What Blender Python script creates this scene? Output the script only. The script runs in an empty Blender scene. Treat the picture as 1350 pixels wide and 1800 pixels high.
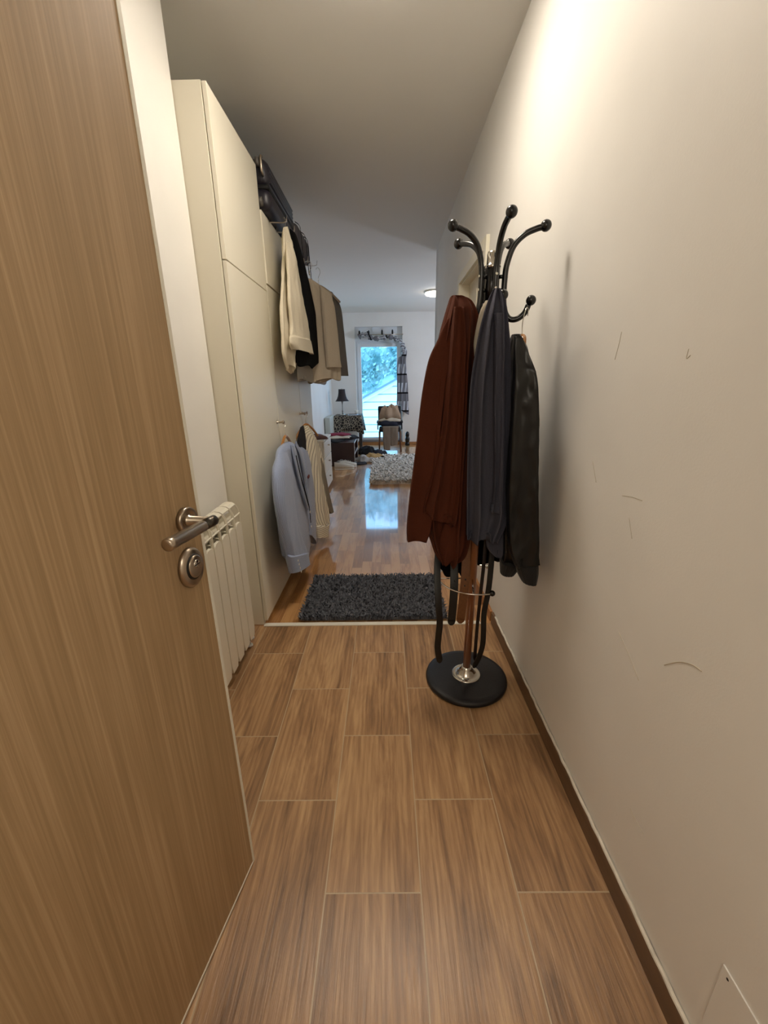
import bpy, bmesh, math, random
from mathutils import Vector, Matrix, noise
PI = math.pi
S = bpy.context.scene
# ---------------------------------------------------------------- camera, world, lights, exposure
cam_d = bpy.data.cameras.new('camera'); cam = bpy.data.objects.new('camera', cam_d)
S.collection.objects.link(cam); S.camera = cam
cam_d.sensor_fit = 'HORIZONTAL'; cam_d.sensor_width = 36.0
cam_d.lens = 36.0 * 715.24 / 1350.0
cam_d.clip_start = 0.02; cam_d.clip_end = 200
RT = Vector((0.99988044, 0.00395434, -0.014949)); DN = Vector((-0.01308481, -0.29879148, -0.95422871)); FW = Vector((-0.00823998, 0.95431023, -0.29870401))
cam.matrix_world = Matrix(((RT.x, -DN.x, -FW.x, 0), (RT.y, -DN.y, -FW.y, 0), (RT.z, -DN.z, -FW.z, 1.2657), (0, 0, 0, 1)))
S.view_settings.view_transform = 'Standard'; S.view_settings.look = 'None'
S.view_settings.exposure = 0.0; S.view_settings.gamma = 1.0; S.view_settings.use_curve_mapping = False
try:
    S.cycles.use_denoising = True; S.cycles.max_bounces = 10; S.cycles.diffuse_bounces = 6; S.cycles.sample_clamp_indirect = 4.0
    S.cycles.caustics_reflective = False; S.cycles.caustics_refractive = False
except Exception: pass
W = bpy.data.worlds.new('sky'); S.world = W; W.use_nodes = True
W.node_tree.nodes['Background'].inputs[0].default_value = (0.31, 0.61, 1.0, 1); W.node_tree.nodes['Background'].inputs[1].default_value = 5.2
LAMP_HALL = 66         # emission of the hall ceiling lamp's diffuser
LAMP_ROOM = 11
def area(name, loc, rot, sx, sy, power, col, portal=False):
    d = bpy.data.lights.new(name, 'AREA'); d.shape = 'RECTANGLE'; d.size = sx; d.size_y = sy; d.energy = power; d.color = col
    if portal: d.cycles.is_portal = True
    o = bpy.data.objects.new(name, d); S.collection.objects.link(o); o.location = loc; o.rotation_euler = rot; return o
area('balcony_daylight_portal', (-.135, 9.3, 1.25), (-PI/2, 0, 0), 1.0, 2.4, 1, (1, 1, 1), True)
area('room_fill_light', (2.74, 7.2, 1.6), (0, PI/2, 0), .7, .5, 42, (0.84, 0.84, 1.0))  # added fill in the unseen right-hand window, brightens the far room
lp = bpy.data.lights.new('rear_fill_light', 'POINT'); lp.energy = 22; lp.color = (1, .90, .76); lp.shadow_soft_size = .3  # soft fill added behind the camera to brighten the hall, not a known lamp
lo = bpy.data.objects.new('rear_fill_light', lp); S.collection.objects.link(lo); lo.location = (-.15, -.95, 2.0)

# ---------------------------------------------------------------- helpers
ROOT = {}
def lin(h):
    h = h.lstrip('#'); r = []
    for i in (0, 2, 4):
        c = int(h[i:i+2], 16)/255.0; r.append(c/12.92 if c <= .04045 else ((c+.055)/1.055)**2.4)
    return (*r, 1)
class NT:
    def __init__(s, name):
        s.m = bpy.data.materials.new(name); s.m.use_nodes = True; s.t = s.m.node_tree
        s.b = s.t.nodes['Principled BSDF']
    def n(s, typ, ins=None, **kw):
        nd = s.t.nodes.new('ShaderNode'+typ)
        for k, v in kw.items(): setattr(nd, k, v)
        for k, v in (ins or {}).items():
            if hasattr(v, 'is_output') or isinstance(v, bpy.types.NodeSocket): s.t.links.new(v, nd.inputs[k])
            else: nd.inputs[k].default_value = v
        return nd
    def math(s, op, a, b=0.0, c=0.0): return s.n('Math', {0: a, 1: b, 2: c}, operation=op).outputs[0]
    def set(s, k, v):
        if isinstance(v, bpy.types.NodeSocket): s.t.links.new(v, s.b.inputs[k])
        else: s.b.inputs[k].default_value = v
    def ramp(s, f, stops):
        r = s.n('ValToRGB', {0: f}); e = r.color_ramp.elements
        while len(e) < len(stops): e.new(.5)
        for x, (p, c) in zip(e, stops): x.position = p; x.color = c
        return r.outputs[0]
    def bump(s, h, st, dist=.001):
        s.set('Normal', s.n('Bump', {'Height': h, 'Strength': st, 'Distance': dist}).outputs[0])
def mat(name, col, rough=.5, metal=0, nz=0, nscale=40, var=0, spec=.5, sheen=0, coat=0, bump_d=.002, stretch=(1,1,1)):
    t = NT(name); c = lin(col) if isinstance(col, str) else col
    t.set('Roughness', rough); t.set('Metallic', metal); t.set('Specular IOR Level', spec)
    if sheen: t.set('Sheen Weight', sheen); t.set('Sheen Roughness', .5)
    if coat: t.set('Coat Weight', coat); t.set('Coat Roughness', .05)
    g = t.n('TexCoord'); mp = t.n('Mapping', {0: g.outputs['Object'], 'Scale': stretch})
    nn = t.n('TexNoise', {'Vector': mp.outputs[0], 'Scale': nscale, 'Detail': 5.0})
    if var:
        d = tuple(max(0, x*(1-var)) for x in c[:3])+(1,); l = tuple(min(1, x*(1+var)) for x in c[:3])+(1,)
        t.set('Base Color', t.ramp(nn.outputs[0], [(.3, d), (.7, l)]))
    else: t.set('Base Color', c)
    if nz: t.bump(nn.outputs[0], nz, bump_d)
    return t.m
def emis(name, col, st):
    t = NT(name); t.set('Base Color', (.8, .8, .8, 1)); t.set('Emission Color', col); t.set('Emission Strength', st); return t.m
def stripes(name, c1, c2, period, duty, rough=.85, axis=0, weave=.2):
    t = NT(name); t.set('Roughness', rough); t.set('Sheen Weight', .15)
    uv = t.n('UVMap'); sp = t.n('SeparateXYZ', {0: uv.outputs[0]})
    f = t.math('FRACT', t.math('DIVIDE', sp.outputs[axis], period))
    m = t.math('LESS_THAN', f, duty)
    mx = t.n('Mix', {0: m, 6: lin(c1), 7: lin(c2)}, data_type='RGBA'); t.set('Base Color', mx.outputs[2])
    nn = t.n('TexNoise', {'Scale': 60.0, 'Detail': 4.0}); t.bump(nn.outputs[0], weave, .002)
    return t.m
def link(o): S.collection.objects.link(o); return o
def tag(o, label=None, cat=None, group=None, kind=None):
    for k, v in (('label', label), ('category', cat), ('group', group), ('kind', kind)):
        if v: o[k] = v
    return o
def thing(name, label, cat, loc, group=None, kind=None):
    o = bpy.data.objects.new(name, None); link(o); o.location = loc; o.empty_display_size = .05
    ROOT[o.name] = Vector(loc); return tag(o, label, cat, group, kind)
def obj(name, bm, m, parent=None, smooth=True, bevel=0, seg=2, sub=0, loc=None, solid=0):
    """world-coordinate bmesh -> one mesh object; the origin moves to the base of a top-level mesh"""
    if parent is not None: o0 = ROOT[parent.name]
    else:
        if loc is None:
            xs = [v.co for v in bm.verts]
            loc = Vector(((min(v.x for v in xs)+max(v.x for v in xs))/2, (min(v.y for v in xs)+max(v.y for v in xs))/2, min(v.z for v in xs)))
        o0 = Vector(loc)
    bmesh.ops.translate(bm, vec=-o0, verts=bm.verts)
    me = bpy.data.meshes.new(name); bm.to_mesh(me); bm.free()
    if smooth:
        for p in me.polygons: p.use_smooth = True
    me.materials.append(m); o = bpy.data.objects.new(name, me); link(o)
    if parent is not None: o.parent = parent
    else: o.location = o0
    ROOT[o.name] = o0
    if solid: md = o.modifiers.new('solid', 'SOLIDIFY'); md.thickness = solid; md.offset = 0
    if bevel:
        md = o.modifiers.new('bevel', 'BEVEL'); md.width = bevel; md.segments = seg; md.limit_method = 'ANGLE'; md.angle_limit = math.radians(40)
        try: md.harden_normals = False
        except Exception: pass
    if sub: md = o.modifiers.new('sub', 'SUBSURF'); md.levels = sub; md.render_levels = sub
    if smooth and (bevel or not sub):
        try:
            wn = o.modifiers.new('wn', 'WEIGHTED_NORMAL') if bevel else None
            if wn: wn.keep_sharp = True
        except Exception: pass
    return o
def struct(name, bm, m, **k): return tag(obj(name, bm, m, smooth=False, **k), kind='structure')
def B(): return bmesh.new()
def box(bm, x0, x1, y0, y1, z0, z1, M=None):
    r = bmesh.ops.create_cube(bm, size=1); v = r['verts']
    bmesh.ops.scale(bm, vec=(x1-x0, y1-y0, z1-z0), verts=v); bmesh.ops.translate(bm, vec=((x0+x1)/2, (y0+y1)/2, (z0+z1)/2), verts=v)
    if M: bmesh.ops.transform(bm, matrix=M, verts=v)
    return bm
def frame_of(d):
    d = Vector(d).normalized(); a = Vector((0, 0, 1)) if abs(d.z) < .9 else Vector((1, 0, 0))
    u = d.cross(a).normalized(); return u, u.cross(d).normalized()
def tube(bm, pts, r, n=12, caps=True, flat=None, flatdir=None):
    """swept round (or flat ribbon: flat=(w,t)) bar through points"""
    pts = [Vector(p) for p in pts]; rings = []
    u = None
    for i, p in enumerate(pts):
        d = (pts[min(i+1, len(pts)-1)]-pts[max(i-1, 0)]).normalized()
        if u is None: u = Vector(flatdir) if flatdir else frame_of(d)[0]
        u = (u - d*u.dot(d)).normalized(); v = d.cross(u)
        rr = r[i] if isinstance(r, (list, tuple)) else r
        ring = []
        for k in range(n):
            a = 2*PI*k/n
            if flat:
                ca, sa = math.cos(a), math.sin(a)
                off = u*(flat[0]/2*math.copysign(abs(ca)**.35, ca)) + v*(flat[1]/2*math.copysign(abs(sa)**.35, sa))
            else: off = (u*math.cos(a)+v*math.sin(a))*rr
            ring.append(bm.verts.new(p+off))
        rings.append(ring)
    for a, b in zip(rings, rings[1:]):
        for k in range(n): bm.faces.new((a[k], a[(k+1) % n], b[(k+1) % n], b[k]))
    if caps: bm.faces.new(rings[0][::-1]); bm.faces.new(rings[-1])
    return bm
def smooth_path(P, n=8):
    P = [Vector(p) for p in P]; out = []
    for i in range(len(P)-1):
        p0 = P[max(i-1, 0)]; p1 = P[i]; p2 = P[i+1]; p3 = P[min(i+2, len(P)-1)]
        for k in range(n):
            t = k/n
            out.append(.5*((2*p1)+(p2-p0)*t+(2*p0-5*p1+4*p2-p3)*t*t+(3*p1-p0-3*p2+p3)*t**3))
    out.append(P[-1]); return out
def lathe(bm, prof, c, axis=(0, 0, 1), n=32, caps=True):
    c = Vector(c); ax = Vector(axis).normalized(); u, v = frame_of(ax); rings = []
    for r, h in prof: rings.append([bm.verts.new(c+ax*h+(u*math.cos(2*PI*k/n)+v*math.sin(2*PI*k/n))*r) for k in range(n)])
    for a, b in zip(rings, rings[1:]):
        for k in range(n): bm.faces.new((a[k], a[(k+1) % n], b[(k+1) % n], b[k]))
    if caps: bm.faces.new(rings[0][::-1]); bm.faces.new(rings[-1])
    bmesh.ops.recalc_face_normals(bm, faces=bm.faces); return bm
def ball(bm, c, r, sx=1, sy=1, sz=1, seg=20):
    v = bmesh.ops.create_uvsphere(bm, u_segments=seg, v_segments=seg//2+2, radius=r)['verts']
    bmesh.ops.scale(bm, vec=(sx, sy, sz), verts=v); bmesh.ops.translate(bm, vec=c, verts=v); return bm
def prism(bm, poly, h0, h1, M):
    """2D polygon extruded h0..h1 along local z, through matrix M"""
    a = [bm.verts.new(M @ Vector((x, y, h0))) for x, y in poly]; b = [bm.verts.new(M @ Vector((x, y, h1))) for x, y in poly]
    n = len(poly); bm.faces.new(a[::-1]); bm.faces.new(b)
    for k in range(n): bm.faces.new((a[k], a[(k+1) % n], b[(k+1) % n], b[k]))
    bmesh.ops.recalc_face_normals(bm, faces=bm.faces); return bm
def catmull(rows, n):
    out = []
    for j in range(n+1):
        f = j/n*(len(rows)-1); i = min(int(f), len(rows)-2); t = f-i
        p0, p1, p2, p3 = (rows[max(i-1, 0)], rows[i], rows[i+1], rows[min(i+2, len(rows)-1)])
        out.append(tuple(.5*(2*b+(c-a)*t+(2*a-5*b+4*c-d)*t*t+(3*b-a-3*c+d)*t**3) for a, b, c, d in zip(p0, p1, p2, p3)))
    return out
def cloth(key, depth, folds=(), wr=.006, wscale=9, n=80, m=112, seed=0, hem=0, seams=(), open_end=True, bulge=None, dtop=None):
    """hanging garment piece: a closed loft in a vertical plane with long folds and small wrinkles.
    folds: (count, amplitude, phase, growth-exponent) sine pleats round the cross-section"""
    org, ang, rows = ROWS[key]
    u = Vector((math.cos(math.radians(ang)), math.sin(math.radians(ang)), 0)); nv = Vector((-u.y, u.x, 0)); o = Vector((org[0], org[1], 0))
    R = catmull(rows, n); bm = B(); uvl = bm.loops.layers.uv.new('UVMap'); rings = []; UV = {}
    for j, (sL, zL, sR, zR) in enumerate(R):
        t = j/n; ring = []; a = (sR-sL)/2; mid = (sR+sL)/2
        d = depth if dtop is None else dtop+(depth-dtop)*min(1, t*2.2)
        d = d*(.35+.65*min(1, t*6)) if dtop is None else d
        d = min(d, max(a*1.3, .008))
        per = 0; prev = None
        for k in range(m):
            th = 2*PI*k/m; c, s_ = math.cos(th), math.sin(th)
            cx = math.copysign(abs(c)**.8, c); sy = math.copysign(abs(s_)**.8, s_)
            f = 0; g = 0
            for (cnt, amp, ph, ge) in folds:
                w = 1-2.0*abs(math.sin(.5*cnt*th+.5*ph+.45*math.sin(2.1*t+ph)))**.85
                f += amp*(t**ge)*w
            q = Vector((mid+a*cx, 0, 0))
            z = zL+(zR-zL)*(cx+1)/2
            env = abs(s_)**.5
            off = d*sy*(1+0)+math.copysign(1, s_)*f*env
            s = mid+a*cx*(1+.5*f/max(a, .02)*(1-env))
            if hem and t > .8: z += hem*math.sin(3*th+seed)*((t-.8)/.2)
            p = o+u*s+nv*off+Vector((0, 0, z))
            w3 = noise.noise(Vector((s*wscale*1.6+seed*7.1, off*wscale+seed, z*wscale*.7)))+.5*noise.noise(Vector((s*wscale*3.4+seed, off*20, z*wscale*1.9+seed*3)))
            sm = sum(math.exp(-((t-x)/.014)**2) for x in seams)*.0022
            p += nv*(math.copysign(1, s_)*(w3*wr+sm)*env)
            ring.append(bm.verts.new(p))
            if prev is not None: per += (p-prev).length
            prev = p; UV[ring[-1]] = (per, -z)
        rings.append(ring)
    for a, b in zip(rings, rings[1:]):
        for k in range(m):
            f = bm.faces.new((a[k], b[k], b[(k+1) % m], a[(k+1) % m]))
            for l in f.loops:
                uu = UV[l.vert]; l[uvl].uv = uu if not (k == m-1 and l.vert in (a[0], b[0])) else (UV[a[m-1]][0]+.002, uu[1])
    bm.faces.new(rings[0])
    # the open end: the cloth turns inside
    last = rings[-1]; cen = sum((v.co for v in last), Vector())/m
    inner = [bm.verts.new(cen+(v.co-cen)*.86+Vector((0, 0, .004))) for v in last]
    deep = [bm.verts.new(cen+(v.co-cen)*.8+Vector((0, 0, .03))) for v in last]
    for A_, B_ in ((last, inner), (inner, deep)):
        for k in range(m): bm.faces.new((A_[k], B_[k], B_[(k+1) % m], A_[(k+1) % m]))
    bm.faces.new(deep[::-1])
    bmesh.ops.recalc_face_normals(bm, faces=bm.faces)
    return bm
def blades(bm, x0, x1, y0, y1, z0, n, h, w, lean=.6, seed=1):
    """shaggy pile: bent blades of yarn"""
    rg = random.Random(seed)
    for _ in range(n):
        x, y = rg.uniform(x0, x1), rg.uniform(y0, y1); a = rg.uniform(0, 2*PI); hh = h*rg.uniform(.6, 1.2)
        l = lean*hh*rg.uniform(.4, 1.3); dx, dy = math.cos(a)*l, math.sin(a)*l; px, py = -math.sin(a)*w/2, math.cos(a)*w/2
        z0_ = z0
        v = [bm.verts.new((x-px, y-py, z0_)), bm.verts.new((x+px, y+py, z0_)), bm.verts.new((x+dx*.4+px, y+dy*.4+py, z0_+hh*.7)), bm.verts.new((x+dx*.4-px, y+dy*.4-py, z0_+hh*.7)),
             bm.verts.new((x+dx+px*.6, y+dy+py*.6, z0_+hh)), bm.verts.new((x+dx-px*.6, y+dy-py*.6, z0_+hh))]
        bm.faces.new((v[0], v[1], v[2], v[3])); bm.faces.new((v[3], v[2], v[4], v[5]))
    return bm
def heap(bm, c, rx, ry, h, seed, n=36, m=14, lump=.35, freq=6, rot=0):
    """crumpled cloth lying in a heap"""
    c = Vector(c); rings = []; cr, sr = math.cos(rot), math.sin(rot)
    for j in range(m+1):
        t = j/m; ring = []
        for k in range(n):
            a = 2*PI*k/n; rr = 1+.28*noise.noise(Vector((math.cos(a)*1.7+seed, math.sin(a)*1.7, seed*3)))+.12*math.sin(5*a+seed)
            x, y = math.cos(a)*rx*rr*(1-t), math.sin(a)*ry*rr*(1-t)
            p = Vector((x*cr-y*sr, x*sr+y*cr, 0))
            z = h*math.sqrt(max(0, 1-(1-t)**2.4)) + h*lump*noise.noise(Vector((p.x*freq+seed*5, p.y*freq*1.6, seed)))*(min(1, t*4)) + h*.3*lump*noise.noise(Vector((p.x*freq*3, p.y*freq*3.3+seed, 2)))*(min(1, t*4))
            ring.append(bm.verts.new(c+p+Vector((0, 0, max(z, 0)))))
            if j == m: break
        rings.append(ring)
    for a, b in zip(rings[:-2], rings[1:-1]):
        for k in range(n): bm.faces.new((a[k], a[(k+1) % n], b[(k+1) % n], b[k]))
    top = rings[-1][0]; a = rings[-2]
    for k in range(n): bm.faces.new((a[k], a[(k+1) % n], top))
    bm.faces.new(rings[0][::-1]); bmesh.ops.recalc_face_normals(bm, faces=bm.faces); return bm
ROWS = {
 'rust_body': ((0.24, 1.46), 0, [(-0.024, 1.535, 0.011, 1.533), (-0.03, 1.516, 0.038, 1.515), (-0.044, 1.469, 0.059, 1.467), (-0.06, 1.4, 0.068, 1.398), (-0.077, 1.293, 0.072, 1.291), (-0.093, 1.102, 0.08, 1.1), (-0.098, 0.916, 0.077, 0.914), (-0.092, 0.761, 0.069, 0.736), (-0.064, 0.668, 0.054, 0.638), (-0.04, 0.606, 0.022, 0.6)]),
 'rust_sleeve': ((0.24, 1.43), 0, [(-0.04, 1.465, -0.008, 1.464), (-0.072, 1.398, -0.02, 1.397), (-0.1, 1.335, -0.032, 1.327), (-0.121, 1.22, -0.044, 1.219), (-0.137, 1.067, -0.056, 1.066), (-0.158, 0.903, -0.066, 0.898), (-0.171, 0.773, -0.08, 0.767), (-0.171, 0.714, -0.098, 0.704)]),
 'rust_front': ((0.24, 1.395), 0, [(-0.027, 1.492, 0.005, 1.491), (-0.036, 1.394, 0.015, 1.393), (-0.046, 1.256, 0.017, 1.255), (-0.057, 1.109, 0.016, 1.108), (-0.085, 0.952, 0.015, 0.94), (-0.109, 0.853, 0.008, 0.804), (-0.111, 0.827, 0.001, 0.769)]),
 'rust_flap': ((0.24, 1.42), 0, [(-0.011, 1.327, 0.03, 1.326), (-0.009, 1.105, 0.04, 1.105), (-0.015, 0.861, 0.047, 0.86), (-0.048, 0.707, 0.046, 0.706), (-0.051, 0.649, 0.027, 0.637), (-0.039, 0.624, 0.006, 0.616)]),
 'grey_body': ((0.34, 1.38), 0, [(-0.01, 1.537, 0.009, 1.537), (-0.025, 1.5, 0.025, 1.496), (-0.041, 1.44, 0.035, 1.439), (-0.054, 1.358, 0.048, 1.356), (-0.065, 1.255, 0.058, 1.253), (-0.066, 1.109, 0.067, 1.107), (-0.062, 0.933, 0.074, 0.931), (-0.059, 0.83, 0.079, 0.817), (-0.054, 0.73, 0.049, 0.72)]),
 'grey_sleeve': ((0.34, 1.345), 0, [(-0.013, 1.466, 0.018, 1.466), (-0.005, 1.322, 0.028, 1.321), (0.004, 1.148, 0.039, 1.148), (0.016, 0.999, 0.046, 0.999), (0.018, 0.881, 0.051, 0.88), (0.012, 0.844, 0.047, 0.831)]),
 'grey_tail': ((0.36, 1.405), 0, [(-0.003, 0.864, 0.067, 0.863), (-0.002, 0.755, 0.067, 0.743), (0.008, 0.683, 0.071, 0.669), (0.04, 0.646, 0.064, 0.639)]),
 'grey_cuff': ((0.34, 1.36), 0, [(-0.066, 0.938, -0.013, 0.937), (-0.063, 0.836, -0.003, 0.825), (-0.059, 0.738, 0.003, 0.731)]),
 'leather_sleeve': ((0.45, 1.31), 0, [(-0.066, 1.395, -0.044, 1.395), (-0.066, 1.364, -0.025, 1.351), (-0.064, 1.319, -0.001, 1.295), (-0.061, 1.237, 0.014, 1.225), (-0.059, 1.079, 0.03, 1.078), (-0.057, 0.929, 0.043, 0.928), (-0.043, 0.768, 0.059, 0.777), (-0.028, 0.7, 0.066, 0.703), (-0.013, 0.661, 0.072, 0.665)]),
 'leather_cuff': ((0.45, 1.31), 0, [(-0.008, 0.666, 0.074, 0.669), (0.008, 0.622, 0.078, 0.627), (0.025, 0.592, 0.074, 0.583)]),
 'leather_body': ((0.45, 1.42), 0, [(-0.042, 1.413, -0.016, 1.413), (-0.052, 1.376, 0.01, 1.366), (-0.057, 1.289, 0.025, 1.278), (-0.049, 1.103, 0.045, 1.101), (-0.036, 0.901, 0.064, 0.9), (-0.025, 0.681, 0.075, 0.68), (-0.022, 0.611, 0.064, 0.61)]),
 'leather_hem': ((0.45, 1.4), 0, [(-0.029, 0.632, 0.052, 0.631), (-0.025, 0.578, 0.022, 0.578)]),
 'white_shirt': ((0.33, 1.43), 0, [(-0.01, 1.515, 0.012, 1.515), (-0.024, 1.488, 0.016, 1.487), (-0.035, 1.443, 0.02, 1.442), (-0.041, 1.385, 0.017, 1.374), (-0.032, 1.326, 0.017, 1.325)]),
 'black_coat': ((0.34, 1.55), 0, [(-0.022, 1.507, 0.005, 1.506), (-0.035, 1.444, 0.029, 1.443), (-0.046, 1.331, 0.072, 1.33), (-0.043, 1.09, 0.111, 1.088), (-0.038, 0.823, 0.131, 0.821), (-0.064, 0.63, 0.134, 0.627), (-0.085, 0.567, 0.122, 0.564)]),
 'black_bag': ((0.25, 1.52), 0, [(-0.039, 0.716, 0.051, 0.715), (-0.042, 0.581, 0.064, 0.58), (-0.031, 0.53, 0.053, 0.516)]),
 'cream_body': ((-0.57, 0), 90, [(2.687, 2.126, 2.784, 2.162), (2.656, 2.004, 2.863, 2.092), (2.568, 1.841, 2.962, 1.961), (2.484, 1.683, 2.977, 1.764), (2.455, 1.535, 2.967, 1.589), (2.446, 1.439, 2.832, 1.431), (2.519, 1.373, 2.631, 1.348)]),
 'cream_sleeve': ((-0.53, 0), 90, [(2.544, 2.013, 2.681, 2.045), (2.541, 1.863, 2.808, 1.924), (2.514, 1.716, 2.896, 1.783), (2.529, 1.602, 3.005, 1.656), (2.484, 1.519, 3.07, 1.548)]),
 'cream_cuff': ((-0.525, 0), 90, [(2.44, 1.538, 3.03, 1.573), (2.423, 1.493, 3.077, 1.522), (2.47, 1.464, 3.131, 1.481)]),
 'black_trousers': ((-0.55, 0), 90, [(2.763, 2.144, 2.947, 2.171), (2.789, 2.011, 3.201, 2.051), (2.824, 1.803, 3.478, 1.866), (2.838, 1.609, 3.679, 1.664), (2.65, 1.472, 3.81, 1.512), (2.653, 1.394, 3.218, 1.396)]),
 'beige_jacket': ((-0.6, 3.5), 40, [(0.002, 2.051, 0.057, 2.047), (0.009, 2.009, 0.14, 2.002), (0.018, 1.872, 0.23, 1.914), (0.024, 1.689, 0.253, 1.747), (0.026, 1.52, 0.265, 1.573), (-0.027, 1.368, 0.273, 1.401), (-0.049, 1.293, 0.268, 1.318)]),
 'beige_sleeve': ((-0.575, 3.46), 40, [(0.098, 2.004, 0.204, 1.952), (0.102, 1.771, 0.224, 1.747), (0.108, 1.554, 0.24, 1.559), (0.114, 1.407, 0.26, 1.409)]),
 'pale_hem': ((-0.6, 0), 90, [(3.067, 2.052, 3.302, 2.076), (3.005, 1.7, 3.652, 1.77), (2.941, 1.48, 3.978, 1.528), (2.918, 1.371, 4.372, 1.391), (2.911, 1.304, 4.285, 1.28)]),
 'taupe_jacket': ((-0.5, 3.8), 40, [(0.018, 2.025, 0.074, 2.019), (0.036, 1.954, 0.149, 1.903), (0.047, 1.769, 0.169, 1.732), (0.058, 1.564, 0.183, 1.535), (0.075, 1.351, 0.199, 1.346)]),
 'blazer_body': ((-0.6, 0), 90, [(2.388, 0.945, 2.519, 0.94), (2.261, 0.924, 2.715, 0.884), (2.19, 0.864, 3.017, 0.773), (2.141, 0.764, 3.124, 0.554), (2.121, 0.642, 3.096, 0.352), (2.133, 0.472, 2.91, 0.134), (2.16, 0.329, 2.729, 0.027)]),
 'blazer_near': ((-0.56, 0), 90, [(2.108, 0.939, 2.263, 0.914), (2.008, 0.854, 2.302, 0.793), (1.979, 0.744, 2.296, 0.659), (1.99, 0.619, 2.333, 0.507), (2.035, 0.476, 2.436, 0.327), (2.083, 0.356, 2.572, 0.174)]),
 'blazer_near_cuff': ((-0.555, 0), 90, [(2.057, 0.381, 2.553, 0.195), (2.117, 0.241, 2.576, 0.091)]),
 'blazer_far': ((-0.585, 0), 90, [(2.785, 0.866, 2.972, 0.806), (2.784, 0.652, 3.054, 0.592), (2.788, 0.443, 3.089, 0.354), (2.792, 0.225, 3.026, 0.059)]),
 'dark_body': ((-0.63, 3.05), 60, [(-0.006, 0.971, 0.027, 0.985), (-0.052, 0.839, 0.047, 0.869), (-0.068, 0.65, 0.047, 0.629), (-0.048, 0.424, 0.077, 0.393), (0.008, 0.198, 0.095, 0.156), (0.061, 0.099, 0.095, 0.082)]),
 'stripe_body': ((-0.6, 3.08), 60, [(-0.02, 0.986, 0.031, 0.981), (-0.017, 0.902, 0.111, 0.853), (-0.023, 0.723, 0.161, 0.716), (-0.014, 0.499, 0.187, 0.444), (0.004, 0.285, 0.205, 0.227), (0.022, 0.183, 0.205, 0.141)]),
 'stripe_cuff': ((-0.6, 3.06), 60, [(0.035, 0.191, 0.211, 0.157), (0.046, 0.084, 0.178, 0.05)]),
 'stripe_far': ((-0.58, 3.12), 60, [(0.048, 0.837, 0.1, 0.808), (0.073, 0.608, 0.145, 0.595), (0.108, 0.437, 0.181, 0.42), (0.14, 0.307, 0.216, 0.287), (0.18, 0.232, 0.228, 0.238)]),
}
SCUFFS = [([(0.7184, 0.6976), (0.6954, 0.7211), (0.6769, 0.7367), (0.6513, 0.75), (0.6291, 0.7537)], 0.0011), ([(0.8834, 0.6667), (0.833, 0.639), (0.782, 0.6059)], 0.0006), ([(1.0761, 1.3798), (1.0804, 1.3507), (1.0889, 1.317)], 0.0008), ([(0.8299, 1.3219), (0.831, 1.3048), (0.822, 1.3103)], 0.0007), ([(1.128, 1.0527), (1.0938, 1.0005)], 0.0007), ([(0.9636, 0.9983), (0.9224, 1.0053), (0.8854, 1.0074)], 0.0007), ([(0.9219, 0.955), (0.8974, 0.9109)], 0.0006), ([(0.7233, 0.2843), (0.6986, 0.2795), (0.6693, 0.2777)], 0.0006)]

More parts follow.
